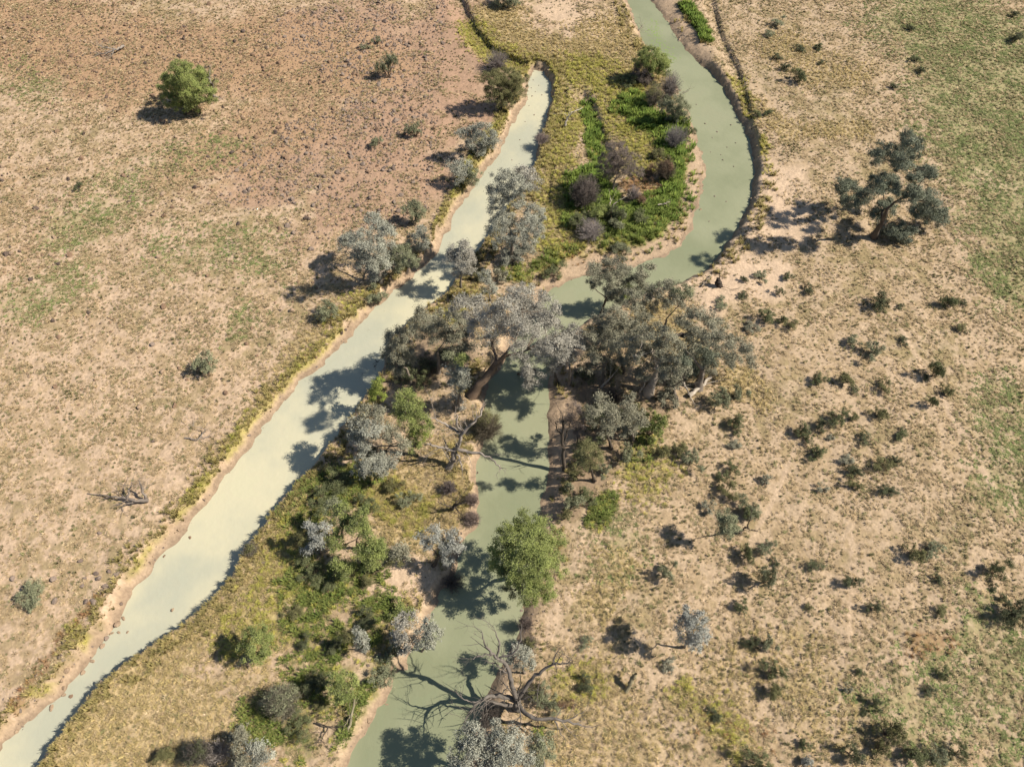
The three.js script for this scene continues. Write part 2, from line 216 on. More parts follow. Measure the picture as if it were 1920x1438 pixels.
{
  const g = new THREE.BufferGeometry(), p = new Float32Array(GN * 3), uv = new Float32Array(GN * 2), idx = new Uint32Array(NX * NZ * 6);
  for (let j = 0; j <= NZ; j++) for (let i = 0; i <= NX; i++) { const q = j * (NX + 1) + i; p[q * 3] = X0 + i * CELL; p[q * 3 + 1] = Hgt[q]; p[q * 3 + 2] = Z0 + j * CELL; uv[q * 2] = i / NX; uv[q * 2 + 1] = j / NZ; }
  let t = 0; for (let j = 0; j < NZ; j++) for (let i = 0; i < NX; i++) { const a = j * (NX + 1) + i, b = a + 1, c = a + NX + 1, e = c + 1; idx[t++] = a; idx[t++] = c; idx[t++] = b; idx[t++] = b; idx[t++] = c; idx[t++] = e; }
  g.setAttribute('position', new THREE.BufferAttribute(p, 3)); g.setAttribute('uv', new THREE.BufferAttribute(uv, 2)); g.setIndex(new THREE.BufferAttribute(idx, 1)); g.computeVertexNormals();
  const m = shadowed(new THREE.Mesh(g, groundMat)); m.name = 'ground'; scene.add(tag(m, 'dry sandy grazing ground with stony, grassy and bare patches around two creeks', null, null, 'structure'));
  // the plain going on to the horizon around it
  const far = 1800, s = new THREE.Shape([[-far, -far], [far, -far], [far, far], [-far, far]].map((a) => new THREE.Vector2(...a)));
  s.holes.push(new THREE.Path([[X0, Z0], [X0, Z1], [X1, Z1], [X1, Z0]].map((a) => new THREE.Vector2(a[0], -a[1]))));
  const pg = new THREE.ShapeGeometry(s); pg.rotateX(-Math.PI / 2);
  const pt = tile(512, (u, v) => { const a = wrapN(u, v, 6, 5), b = wrapN(u, v, 48, 3), q = 0.8 + 0.4 * b, m = sstep(.45, .65, a); return [srgb(mix(.38, .24, m) * q), srgb(mix(.275, .2, m) * q), srgb(mix(.185, .09, m) * q)]; }, true); pt.repeat.set(1 / 40, 1 / 40);
  const pm = shadowed(new THREE.Mesh(pg, new THREE.MeshStandardMaterial({ map: pt, roughness: 1 }))); pm.name = 'plain'; scene.add(tag(pm, 'open dry plain running on to the horizon', null, null, 'structure'));
}
// ------------------------------------------------------------------ water
const ripple = tile(256, (u, v) => { const h = wrapN(u, v, 12, 4); return [h, h, h]; }); ripple.repeat.set(1 / 4, 1 / 4);
function waterMesh(k, base, alt, label) {
  const c = creeks[k], S = 0.5, pos = [], uv = [], o = {}; let n = 0;
  for (let z = Math.max(c.z0, Z0) - 1; z < Math.min(c.z1, Z1 - 1) + 1; z += S) for (let x = Math.max(c.x0, X0 + 1) - 1; x < Math.min(c.x1, X1 - 1) + 1; x += S) {
    creekAt(c, x + S / 2, z + S / 2, o); if (o.d > 0.95 || ground(x + S / 2, z + S / 2) > WL + 0.75) continue;
    for (const [a, b] of [[0, 0], [0, 1], [1, 1], [0, 0], [1, 1], [1, 0]]) { pos.push(x + a * S, WL, z + b * S); uv.push(x + a * S, z + b * S); }
  }
  const g = new THREE.BufferGeometry(); g.setAttribute('position', new THREE.Float32BufferAttribute(pos, 3)); g.setAttribute('uv', new THREE.Float32BufferAttribute(uv, 2)); g.computeVertexNormals();
  const silt = tile(512, (u, v) => { const a = wrapN(u, v, 5, 5), m = sstep(.3, .7, a); return [0, 1, 2].map((q) => srgb(mix(base[q], alt[q], m))); }, true); silt.repeat.set(1 / 34, 1 / 34);
  const m = shadowed(new THREE.Mesh(g, new THREE.MeshPhysicalMaterial({ map: silt, roughness: 0.12, ior: 1.33, bumpMap: ripple, bumpScale: 0.012 })));
  m.name = numbered('water'); scene.add(tag(m, label, null, null, 'structure'));
}
waterMesh(0, [.525, .515, .395], [.40, .42, .355], 'pale cream milky water of the straight narrow creek');
waterMesh(1, [.222, .25, .168], [.275, .30, .21], 'murky green water of the winding creek');

// ------------------------------------------------------------------ materials of plants, wood and stone
const leafMat = new THREE.MeshStandardMaterial({ vertexColors: true, roughness: 0.78, side: THREE.DoubleSide });
const softLeaf = new THREE.MeshPhysicalMaterial({ vertexColors: true, roughness: 1, side: THREE.DoubleSide, transmission: 0.3, thickness: 0 });
const barkMat = new THREE.MeshStandardMaterial({ vertexColors: true, roughness: 0.9 });
const grassMat = new THREE.MeshStandardMaterial({ roughness: 0.9, side: THREE.DoubleSide, vertexColors: true });
const stoneMat = new THREE.MeshStandardMaterial({ roughness: 0.9, vertexColors: true });
const L = {   // foliage: colour a, colour b, leaf length, leaf width, leaf area per crown area, droop, clump size m, material
  silver: { a: [0.25, 0.27, 0.235], b: [0.38, 0.395, 0.35], l: 0.132, w: 0.048, lai: 2.6, droop: .5, cl: .42, m: leafMat },
  white: { a: [.28, .30, .285], b: [.38, .40, .385], l: 0.120, w: 0.050, lai: 2.6, droop: .4, cl: .36, m: leafMat },
  mauve: { a: [0.259, 0.259, 0.236], b: [0.414, 0.408, 0.374], l: 0.132, w: 0.048, lai: 2.5, droop: .5, cl: .42, m: leafMat },
  ash: { a: [0.177, 0.182, 0.137], b: [0.314, 0.314, 0.245], l: 0.132, w: 0.048, lai: 2.5, droop: .5, cl: .42, m: leafMat },
  gum: { a: [0.113, 0.140, 0.103], b: [0.216, 0.243, 0.189], l: 0.132, w: 0.048, lai: 3.8, droop: .4, cl: .42, m: leafMat },
  sage: { a: [0.187, 0.209, 0.132], b: [0.264, 0.286, 0.187], l: 0.109, w: 0.040, lai: 2.4, droop: .2, cl: .34, m: leafMat },
  oliv: { a: [0.127, 0.132, 0.057], b: [0.207, 0.207, 0.098], l: 0.098, w: 0.034, lai: 2.2, droop: 0, cl: .34, m: leafMat },
  dark: { a: [0.07, 0.085, 0.045], b: [0.13, 0.15, 0.08], l: 0.093, w: 0.034, lai: 2.0, droop: 0, cl: .3, m: leafMat },
  moss: { a: [.095, .115, .055], b: [.165, .19, .09], l: 0.093, w: 0.034, lai: 2.0, droop: 0, cl: .3, m: leafMat },
  leaf: { a: [0.190, 0.247, 0.075], b: [0.345, 0.397, 0.138], l: 0.109, w: 0.056, lai: 3, droop: .2, cl: .38, m: softLeaf },
  lime: { a: [.20, .265, .05], b: [.33, .40, .09], l: 0.104, w: 0.056, lai: 2.8, droop: .2, cl: .34, m: softLeaf },
  plum: { a: [0.138, 0.115, 0.109], b: [0.218, 0.184, 0.172], l: 0.109, w: 0.020, lai: 1.6, droop: -.2, cl: .3, m: leafMat },
  rusty: { a: [.14, .09, .06], b: [.2, .13, .08], l: 0.098, w: 0.028, lai: 1.8, droop: 0, cl: .3, m: leafMat },
};
const BARK = { grey: [.20, .175, .155], dark: [.085, .07, .06], pale: [.42, .38, .34], brown: [.15, .11, .085], dead: [.26, .235, .22] };
// leaves through a lobe (an uneven ellipsoid): clumps of small leaves, more near the skin
function foliage(mb, c, r, sp, rr, flat = 0.8) {
  const area = Math.PI * r * r, per = 0.5 * sp.l * sp.w, total = sp.lai * area / per, cl = Math.min(sp.cl, r * 0.55), nC = Math.max(4, Math.round(area / (cl * cl) * 0.95)), each = Math.max(4, Math.round(total / nC)), centres = [];
  for (let k = 0; k < nC; k++) {
    const d = sph(rr); if (d.y < -0.3 && rr() < 0.6) d.y *= -1;
    const q = r * (0.35 + 0.65 * Math.pow(rr(), 0.55)) * (0.75 + 0.4 * vnoise(d.x * 2.2 + c.x + 30, d.z * 2.2 + d.y * 1.7 + c.z + 90)), cc = V(c.x + d.x * q, c.y + d.y * q * flat, c.z + d.z * q); centres.push(cc);
    const tone = 0.78 + 0.44 * rr(), hue = rr(), size = cl * (0.55 + 0.6 * rr());
    for (let i = 0; i < each; i++) {
      const o = V(gauss(rr), gauss(rr) * 0.75, gauss(rr)).multiplyScalar(size * 0.8), p = cc.clone().add(o);
      const ax = sph(rr); ax.y -= sp.droop; ax.addScaledVector(d, 0.35).normalize();
      const bi = sph(rr).cross(ax).normalize(), ln = sp.l * (0.7 + 0.6 * rr()), wd = sp.w * (0.7 + 0.6 * rr());
      const n = ax.clone().cross(bi); if (n.dot(d) + n.y * 0.6 < 0) n.negate(); n.addScaledVector(d, 0.35).add(V(0, .15, 0)).normalize();
      const t = clamp(hue * 0.6 + rr() * 0.4), s = tone * (0.85 + 0.3 * rr()), col = [mix(sp.a[0], sp.b[0], t) * s, mix(sp.a[1], sp.b[1], t) * s, mix(sp.a[2], sp.b[2], t) * s];
      mb.tri(p.clone().addScaledVector(bi, -wd / 2), p.clone().addScaledVector(bi, wd / 2), p.clone().addScaledVector(ax, ln), n, n, n, col);
    }
  }
  return centres;
}
// a tree: base pixel, lobes [px, py, radius px, height m (else upright over the base)], trunk radius, leaf kind, bark
function tree(name, label, category, { base, lobes, r = 0.22, leaf = 'silver', bark = 'grey', fork = 0.45, lean = null, spread = 0.8, flat = 0.8, group, twig = 1, seed = 0, big = 1 }) {
  const rr = rng(base[0] * 7 + base[1] * 131 + seed), B = at(base[0], base[1], -0.05); B.y = ground(B.x, B.z) - 0.12; const W = at(base[0], base[1], B.y); B.x = W.x; B.z = W.z;
  const half = (Math.max(...lobes.map((l) => l[0])) - Math.min(...lobes.map((l) => l[0]))) / 2 * mpp(base[0], base[1]);
  const t = thing(name, label, category, B, group), sp = L[leaf], lw = lobes.map((l) => {
    const m = mpp(l[0], l[1]), q = l[2] * m * 1.3 * big; let c;
    if (l[3] !== undefined) c = at(l[0], l[1], l[3] * 1.25); else { const up = atZ(l[0], l[1], B.z).y; c = atZ(l[0], l[1], B.z + clamp((rr() - 0.5) * 2.2 * spread * half, -Math.max(.3, up * .45), Math.max(.4, up * .3))); if (c.y < q * 0.7) c = at(l[0], l[1], q * 0.7); }
    return { c: c.sub(B), r: q * (CAM_H - c.y - B.y) / CAM_H, sp: l[4] ? L[l[4]] : sp };
  });
  const mean = V(0, 0, 0); for (const l of lw) mean.addScaledVector(l.c, 1 / lw.length);
  const F = lean ? at(lean[0], lean[1], lean[2]).sub(B) : V(mean.x * 0.55, mean.y * fork + 0.2, mean.z * 0.55);
  const col = BARK[bark], tr = new MB(), tp = curve(V(0, 0, 0), F, V((rr() - .5) * .5, 0.1 * F.y, (rr() - .5) * .5), 8, rr, 0.025), rads = taper(r, r * 0.42, 8).map((q) => q * (.9 + .2 * rr())); rads[0] = r * 1.3; rads[1] = r * 1.04;
  tr.tube(tp, rads, 8, col, rr); tr.build('trunk', barkMat, t);
  const byMat = new Map(), nodes = []; tp.forEach((p, i) => { if (i >= 4) nodes.push([p, rads[i], i === 8 ? 0 : .35]); });
  for (const l of [...lw].sort((a, b) => a.c.distanceTo(F) - b.c.distanceTo(F))) {
    let best = null, bd = 1e9;                 // each limb leaves the nearest limb that is already there
    for (const q of nodes) { const d = q[0].distanceTo(l.c) + q[2] + (q[0].y > l.c.y ? (q[0].y - l.c.y) * .8 : 0); if (d < bd) { bd = d; best = q; } }
    const mb = new MB(), S = best[0], len = S.distanceTo(l.c), lr = Math.max(.02, Math.min(best[1] * .9, .04 + .045 * len + .03 * l.r, r * .5)), pts = curve(S, l.c, V((rr() - .5) * .35 * len, .14 * len * rr(), (rr() - .5) * .35 * len), 6, rr, 0.05), rs = taper(lr, lr * .4, 6);
    mb.tube(pts, rs, 5, col, rr); pts.forEach((p, i) => { if (i > 1) nodes.push([p, rs[i], .3]); });
    if (!byMat.has(l.sp.m)) byMat.set(l.sp.m, new MB());
    const cs = foliage(byMat.get(l.sp.m), l.c, l.r, l.sp, rr, flat);
    for (let i = 0; i < cs.length; i += Math.round(3 / twig)) { const P = pts[3 + Math.floor(rr() * 4)]; mb.tube(curve(P, cs[i], V(0, .1 * l.r, 0), 2, rr, .06), [lr * .36, lr * .2, .008], 3, col); }
    mb.build('limb', barkMat, t);
  }
  for (const [m, mb] of byMat) mb.build('crown', m, t);
  return t;
}
// leafless or wiry shrub: fine stems fanning from the root
function wiry(name, label, category, { c, r, h, col = [.2, .18, .185], n = 220, leaf = null, fan = 1, group, seed = 0, dir = null }) {
  const rr = rng(c[0] * 13 + c[1] * 71 + seed), m = mpp(c[0], c[1]), R = r * m; h = h ?? R * 1.3;
  const P = at(c[0], c[1], h * 0.5), B = V(P.x, ground(P.x, P.z) - 0.03, P.z), t = thing(name, label, category, B, group), mb = new MB();
  for (let i = 0; i < n; i++) {
    const a = rr() * 6.283, q = Math.sqrt(rr()) * R * fan, tip = V(Math.cos(a) * q, h * (0.45 + 0.6 * rr()) * (1 - 0.45 * (q / R) ** 2), Math.sin(a) * q); if (dir) tip.addScaledVector(dir, rr() * R);
    const s = 0.7 + 0.6 * rr(), cc = [col[0] * s, col[1] * s, col[2] * s], pts = curve(V((rr() - .5) * R * .25, 0, (rr() - .5) * R * .25), tip, V((rr() - .5) * .2 * R, .18 * h, (rr() - .5) * .2 * R), 4, rr, .04);
    mb.tube(pts, [.022, .018, .014, .010, .005].map((v) => v * (0.7 + .3 * R)), 3, cc);
    for (let k = 0; k < 4; k++) { const b = pts[2 + (rr() * 2.5 | 0)], e = b.clone().add(sph(rr).multiplyScalar(R * .28)).add(V(0, .1 * R, 0)); mb.tube([b, e], [.009, .003], 3, cc); }
  }
  mb.build('stems', barkMat, t);
  if (leaf) { const f = new MB(); for (let k = 0; k < 4; k++) foliage(f, V((rr() - .5) * R * .8, h * (.5 + .3 * rr()), (rr() - .5) * R * .8), R * .55, { ...L[leaf], lai: L[leaf].lai * .45 }, rr); f.build('foliage', L[leaf].m, t); }
  return t;
}
// leafy shrub prototypes of unit radius, cloned at their size
const protos = {};
function shrubProto(leaf, v) {
  const key = leaf + v; if (protos[key]) return protos[key];
  const rr = rng(v * 37 + leaf.length * 11 + leaf.charCodeAt(0)), g = new THREE.Group(), f = new MB(), st = new MB(), sp = { ...L[leaf], l: L[leaf].l * .9, w: L[leaf].w * .9, cl: .26, lai: L[leaf].lai }, n = 5 + v % 3;
  for (let k = 0; k < n; k++) { const a = k / n * 6.283 + rr() * 1.2, q = .25 + .65 * rr(), r = .22 + .3 * rr(), c = V(Math.cos(a) * q * 1.1, .35 + .65 * rr(), Math.sin(a) * q * .8); foliage(f, c, r, sp, rr, .85); st.tube(curve(V(0, 0, 0), c, V(0, .1, 0), 4, rr, .05), taper(.045, .012, 4), 4, BARK.brown, rr); for (let i = 0; i < 5; i++) { const e = c.clone().addScaledVector(sph(rr), r); st.tube(curve(c.clone().multiplyScalar(.5 + .4 * rr()), e, V(0, .05, 0), 2, rr, .05), [.018, .012, .004], 3, BARK.brown, rr); } }
  foliage(f, V(0, .7, 0), .38, sp, rr, .8);
  f.build('foliage', sp.m, g); st.build('stems', barkMat, g); return protos[key] = g;
}
function shrub(label, px, py, rpx, leaf, tall = 1, group, name = 'shrub', category = 'shrub') {
  const rr = rng(px * 17 + py * 57), R = rpx * 1.2 * mpp(px, py), T = tall * 1.3, P = at(px, py, R * .55 * T), g = shrubProto(leaf, (px * 3 + py) % 4).clone();
  g.name = numbered(name); g.position.set(P.x, ground(P.x, P.z) - .04, P.z); g.rotation.y = rr() * 6.28; g.scale.set(R * (.95 + .3 * rr()), R * T, R * (.95 + .3 * rr())); scene.add(g); tag(g, label, category, group); return g;
}
// dead wood: branches given as [px, py, height m] polylines with start and end radius
function deadWood(name, label, category, { base, branches, col = 'dead', twigs = 6, trunk = null, group, part = 'branch', thin = 1 }) {
  const rr = rng(base[0] * 3 + base[1] * 19), B = at(base[0], base[1], 0); B.y = ground(B.x, B.z); const t = thing(name, label, category, B, group), C0 = Array.isArray(col) ? col : BARK[col];
  branches.forEach(([ra, rb, ...pp], bi) => {
    const r0 = ra * thin, r1 = rb * thin, mb = new MB(), key = pp.map((p) => at(p[0], p[1], p[2] + B.y).sub(B)), cv = new THREE.CatmullRomCurve3(key, false, 'centripetal'), n = key.length * 3, pts = cv.getPoints(n);
    for (let i = 1; i < pts.length - 1; i++) pts[i].add(V(rr() - .5, rr() - .5, rr() - .5).multiplyScalar(.10 + r0 * .3));
    mb.tube(pts, taper(r0, r1, pts.length - 1), 7, C0, rr);
    for (let k = 0; k < twigs; k++) {                        // side twigs that fork again
      const i = 2 + Math.floor(rr() * (pts.length - 2)), p = pts[Math.min(i, pts.length - 1)], along = pts[Math.min(i + 1, pts.length - 1)].clone().sub(pts[i - 1]).normalize(), len = (.6 + 1.5 * rr()) * (0.6 + r0 * 2.5);
      const d = along.add(sph(rr).multiplyScalar(.95)).add(V(0, .1, 0)).normalize(), e = p.clone().addScaledVector(d, len); if (e.y < .05 - 0) e.y = .05 + Math.max(0, 0);
      const tp = curve(p, e, sph(rr).multiplyScalar(.2 * len), 4, rr, .06), tr = Math.max(.014, r0 * .22); mb.tube(tp, taper(tr, .006, 4), 4, C0, rr);
      for (let m = 0; m < 3; m++) { const q = tp[1 + (rr() * 3 | 0)], f = q.clone().addScaledVector(d, len * .3).add(sph(rr).multiplyScalar(len * .4)); mb.tube(curve(q, f, sph(rr).multiplyScalar(.08 * len), 2, rr, .05), [tr * .5, tr * .35, .004], 3, C0, rr); }
    }
    mb.build(trunk === bi ? 'trunk' : part, barkMat, t);
  });
  return t;
}

// ------------------------------------------------------------------ trees and shrubs of the stony field
tree('green_tree', 'single bright green tree leaning in the stony field, grey snag beside it', 'tree', { base: [366, 211], leaf: 'leaf', bark: 'brown', r: .2, lobes: [[342, 136, 24], [320, 160, 20], [345, 162, 26], [372, 152, 24], [384, 176, 20], [356, 184, 24], [322, 184, 17], [310, 150, 12], [345, 196, 16], [366, 136, 14]] });
deadWood('dead_snag', 'bleached forked snag standing beside the bright green tree', 'dead tree', { base: [399, 181], trunk: 0, branches: [[.24, .12, [398, 183, 0], [396, 168, 1.5], [393, 154, 2.6], [389, 145, 3.2]], [.12, .04, [396, 166, 1.7], [400, 152, 2.9], [402, 146, 3.4]], [.14, .04, [398, 178, .5], [406, 182, .5], [414, 184, .25]]], twigs: 2 });
deadWood('fallen_branch', 'grey fallen branch with fine twigs alone near the top of the stony field', 'fallen branch', { base: [205, 97], branches: [[.16, .03, [231, 86, .25], [218, 92, .5], [203, 97, .35], [178, 102, .2]], [.09, .02, [212, 95, .4], [208, 106, .2]], [.09, .02, [216, 92, .5], [196, 89, .7], [182, 84, .5]]], twigs: 8, part: 'limb' });
shrub('low round saltbush alone on the far west of the stony field', 146, 350, 9, 'dark', .8);
shrub('upright grey green shrub among dark stones, highest on the stony slope', 726, 128, 14, 'sage', 1.7);
shrub('small grey shrub between the two stony slope shrubs and the photo top', 708, 76, 9, 'sage', .8);
shrub('flat grey shrub just below and left of the small top slope shrub', 684, 90, 7, 'sage', .7);
shrub('small sage shrub midway down the stones, above the silver bank trees', 778, 245, 12, 'sage', 1.5);
shrub('very small sage shrub left of the midway stony slope shrub', 702, 269, 10, 'sage', 1.2);
tree('bushy_tree', 'olive brown bushy tree on stones at the head of the pale creek', 'tree', { base: [940, 206], leaf: 'oliv', bark: 'brown', r: .16, lobes: [[925, 150, 20], [950, 145, 22], [972, 152, 18], [935, 170, 24], [962, 172, 22], [925, 180, 14], [948, 190, 16]], spread: .8 });
wiry('wiry_shrub', 'purple grey wiry shrub on stones above the olive brown bushy tree', 'shrub', { c: [932, 110], r: 24, h: 2.4, n: 260 });
tree('silver_tree', 'silver tree on the pale creek bank, upper of the two by the stones', 'tree', { base: [893, 296], leaf: 'silver', r: .14, lobes: [[868, 252, 12], [886, 250, 16], [908, 244, 14], [922, 260, 13], [890, 270, 15], [912, 272, 13], [900, 284, 10]] });
tree('silver_tree', 'silver green low tree on the pale creek bank below the upper silver tree', 'tree', { base: [868, 349], leaf: 'silver', r: .12, lobes: [[853, 318, 15], [870, 310, 12], [866, 330, 14], [888, 328, 13, undefined, 'sage'], [880, 338, 11, undefined, 'sage']] });
tree('young_tree', 'small round grey green tree on bare sand beside its own shadow, near the creek narrows', 'tree', { base: [778, 417], leaf: 'sage', r: .1, lobes: [[770, 394, 13], [786, 396, 12], [778, 385, 11], [778, 406, 11]] });
tree('silver_tree', 'largest silver white tree, standing on the west bank of the pale creek', 'tree', { base: [713, 532], leaf: 'silver', r: .28, lobes: [[694, 412, 15], [710, 425, 16], [728, 438, 17], [655, 462, 20], [678, 448, 20], [702, 462, 22], [725, 470, 20], [668, 482, 18], [690, 492, 20], [712, 500, 20], [748, 478, 20, undefined, 'sage'], [768, 488, 16, undefined, 'sage'], [735, 500, 16, undefined, 'sage'], [710, 516, 13], [648, 448, 12]], spread: .9 });
tree('silver_tree', 'small silver tree at the waterline right of the largest silver white tree', 'tree', { base: [790, 475], leaf: 'silver', r: .1, lobes: [[788, 436, 12], [782, 450, 14], [796, 458, 11], [772, 462, 11]] });
shrub('pale olive bush on the creek bank below the largest silver tree', 704, 548, 19, 'sage', 1);
shrub('second pale olive bush, farther from the water than the bank bush', 614, 583, 17, 'sage', 1.2);
shrub('pale grey green round shrub alone on open sand west of the pale creek', 383, 684, 19, 'sage', 1.2);
deadWood('fallen_branch', 'thin fallen twig branch on sand between the lone pale shrub and the water', 'fallen branch', { base: [370, 822], branches: [[.07, .015, [346, 821, .15], [368, 823, .3], [390, 819, .2]], [.05, .01, [372, 822, .3], [384, 806, .5], [352, 798, .4]]], twigs: 6, part: 'limb' });
deadWood('fallen_branch', 'long forked dark fallen bough on open sand left of the pale creek', 'fallen branch', { base: [240, 938], branches: [[.16, .03, [277, 938, .3], [250, 939, .5], [232, 934, .5], [205, 932, .4], [163, 925, .2]], [.12, .02, [238, 935, .5], [243, 915, 1.1], [246, 906, 1.3]], [.13, .03, [275, 938, .3], [266, 916, 1.1], [258, 900, 1.7]], [.1, .02, [256, 940, .4], [236, 946, .3], [224, 952, .2]]], twigs: 5, part: 'limb', col: [.2, .175, .16] });
shrub('grey green domed shrub alone near the boulders at the lower west edge', 62, 1119, 24, 'sage', .7);

// ------------------------------------------------------------------ the grassy tongue between the creeks, from the top
tree('grey_tree', 'grey green tree cut by the top edge of the photo, long shadow on grass', 'tree', { base: [952, 16], leaf: 'sage', r: .16, lobes: [[942, 0, 13], [958, -4, 14], [946, -14, 14], [962, 6, 9]] });
tree('bushy_tree', 'bushy green tree leaning over the green creek, topmost of the bank clump', 'tree', { base: [1222, 158], leaf: 'leaf', bark: 'brown', r: .14, lobes: [[1205, 112, 16], [1222, 106, 18], [1238, 116, 17], [1248, 130, 12], [1228, 128, 17], [1206, 132, 18, undefined, 'plum'], [1212, 146, 14, undefined, 'plum'], [1192, 140, 12, undefined, 'plum']] });
wiry('wiry_shrub', 'grey leafless shrub below the topmost green tree of the bank clump', 'shrub', { c: [1258, 158], r: 23, h: 3.4, n: 300, col: [.23, .21, .21] });
wiry('wiry_shrub', 'brown grey wiry shrub at the inner side of the bank clump', 'shrub', { c: [1228, 178], r: 20, h: 2.8, n: 260, col: [.19, .17, .15], leaf: 'oliv' });
tree('silver_tree', 'silver green bush at the lower end of the creek bend clump', 'tree', { base: [1262, 232], leaf: 'sage', r: .12, lobes: [[1250, 200, 14], [1268, 192, 16], [1284, 204, 14], [1262, 212, 15], [1278, 216, 12]] });
wiry('wiry_shrub', 'ash grey ball shaped twig shrub on the lush bank, alone above the dark ball', 'shrub', { c: [1268, 255], r: 23, h: 2.6, n: 320, col: [.2, .19, .2] });
wiry('wiry_shrub', 'dark brown ball shaped shrub ringed by red plants on the creek bend', 'shrub', { c: [1248, 318], r: 24, h: 2.3, n: 340, col: [.12, .10, .08], leaf: 'rusty' });
shrub('rust red low shrub beside the dark brown ball shaped shrub', 1218, 326, 14, 'rusty', .6);
shrub('rust red low shrub below the ash grey twig tree', 1196, 368, 17, 'rusty', .6);
tree('twig_tree', 'ash grey almost leafless tree in the middle of the bend thicket', 'tree', { base: [1150, 362], leaf: 'plum', bark: 'grey', r: .14, twig: 3, lobes: [[1158, 285, 19], [1176, 302, 20], [1142, 300, 18], [1188, 322, 16], [1160, 318, 20], [1136, 322, 16]] });
wiry('wiry_shrub', 'dense dark purple brown shrub at the thicket edge, black shadow beside it', 'shrub', { c: [1098, 356], r: 31, h: 3.4, n: 520, col: [.13, .115, .11], leaf: 'plum' });
shrub('soft green shrub under the dark purple brown shrub', 1122, 394, 20, 'leaf', .9);
shrub('soft green shrub right of the grey twig fan in the thicket', 1158, 418, 17, 'sage', .9);
shrub('dark green shrub with black shade between the grey twig fan and the lush grass', 1152, 402, 17, 'dark', 1.1);
wiry('dead_shrub', 'pale grey dead fan of twigs lying open in the bend thicket', 'dead shrub', { c: [1112, 430], r: 29, h: 1.8, n: 280, col: [.3, .275, .28], dir: V(-.3, .1, -.1) });
wiry('wiry_shrub', 'violet grey wiry shrub on a thin forked stem beside the rust red plants', 'shrub', { c: [1190, 358], r: 15, h: 2.2, n: 160, col: [.25, .22, .23] });
deadWood('dead_sapling', 'thin forked dead stem under the violet grey wiry shrub', 'dead stem', { base: [1144, 396], trunk: 0, branches: [[.1, .05, [1144, 394, 0], [1144, 382, .6], [1145, 372, 1.1]], [.08, .02, [1145, 388, .3], [1162, 375, 1.0], [1180, 366, 1.5]], [.06, .02, [1150, 340, 1.2], [1158, 332, 1.6], [1168, 328, 1.8]]], twigs: 2, col: 'pale' });
wiry('wiry_shrub', 'purple twig shrub hanging over the pale creek near its head', 'shrub', { c: [1017, 257], r: 17, h: 1.2, n: 200, col: [.24, .2, .2] });
deadWood('fallen_branch', 'bent bleached branch lying by the small grassy gully', 'fallen branch', { base: [1064, 226], branches: [[.13, .04, [1060, 235, .3], [1064, 222, .9], [1072, 212, 1.4], [1092, 202, 1.5]], [.06, .015, [1066, 220, .9], [1058, 212, 1.2]]], twigs: 3, part: 'limb', col: 'pale' });
deadWood('fallen_branch', 'pale straight fallen stick in the lush green grass of the bend', 'fallen branch', { base: [1245, 382], branches: [[.07, .02, [1234, 384, .5], [1248, 381, .6], [1257, 377, .6]]], twigs: 2, part: 'limb', col: 'pale' });
tree('silver_tree', 'tall silver grey tree on the tongue leaning over the pale creek narrows', 'tree', { base: [958, 495], leaf: 'silver', r: .26, lobes: [[945, 338, 20], [968, 348, 22], [982, 326, 16, undefined, 'mauve'], [996, 342, 16, undefined, 'mauve'], [938, 364, 20], [962, 376, 22], [930, 388, 14], [1000, 398, 16, undefined, 'silver'], [1012, 412, 14], [988, 416, 18], [952, 414, 20], [930, 424, 16], [970, 440, 20], [944, 448, 20], [992, 458, 18], [972, 472, 18], [948, 480, 15], [1005, 432, 14]], fork: .5 });
tree('mauve_tree', 'round mauve grey tree at the water between the two silver creek trees', 'tree', { base: [865, 541], leaf: 'mauve', r: .14, lobes: [[868, 468, 17], [852, 480, 15], [882, 484, 15], [866, 492, 17], [878, 504, 12], [860, 510, 10]] });
tree('mauve_tree', 'slim upright silver sapling just above the leaning river gum', 'tree', { base: [922, 566], leaf: 'silver', r: .09, lobes: [[908, 516, 10], [915, 530, 11], [922, 542, 10], [910, 546, 8]] });
tree('river_gum', 'broad mauve silver river gum leaning over the green creek on a thick trunk', 'tree', { base: [884, 742], leaf: 'mauve', bark: 'brown', r: .44, lean: [945, 668, 3.4], group: undefined, spread: .9, lobes: [[872, 576, 22], [898, 572, 20], [920, 588, 20], [966, 556, 20], [985, 550, 18], [1008, 566, 18], [1028, 580, 18], [950, 580, 22], [990, 582, 24], [1015, 604, 22], [1036, 606, 16], [905, 612, 22], [932, 610, 20], [960, 610, 22], [985, 622, 24], [1010, 640, 24], [1036, 646, 20], [1058, 632, 16], [1064, 654, 14], [920, 640, 16], [968, 644, 18], [1020, 664, 16]] });
tree('gum_bough', 'low hanging bough of bright mauve leaves drooping to the green creek', 'tree', { base: [968, 702], leaf: 'mauve', bark: 'dark', r: .12, lobes: [[978, 672, 14, 3.2], [994, 684, 18, 2.8], [985, 698, 15, 2.4], [1004, 706, 14, 2.2], [996, 720, 12, 1.8]] });
tree('grey_tree', 'dusky grey tree at the pale creek edge west of the river gum', 'tree', { base: [770, 720], leaf: 'ash', r: .2, lobes: [[745, 628, 18], [740, 650, 20], [762, 650, 20], [730, 668, 15], [756, 672, 18], [746, 690, 13], [768, 630, 14]] });
tree('grey_tree', 'dusky grey tree between the creek edge tree and the river gum', 'tree', { base: [822, 700], leaf: 'ash', r: .2, lobes: [[788, 596, 17], [806, 606, 18], [826, 600, 17], [842, 608, 16], [790, 620, 16], [815, 624, 18], [838, 628, 16], [852, 642, 15], [780, 604, 12]] });
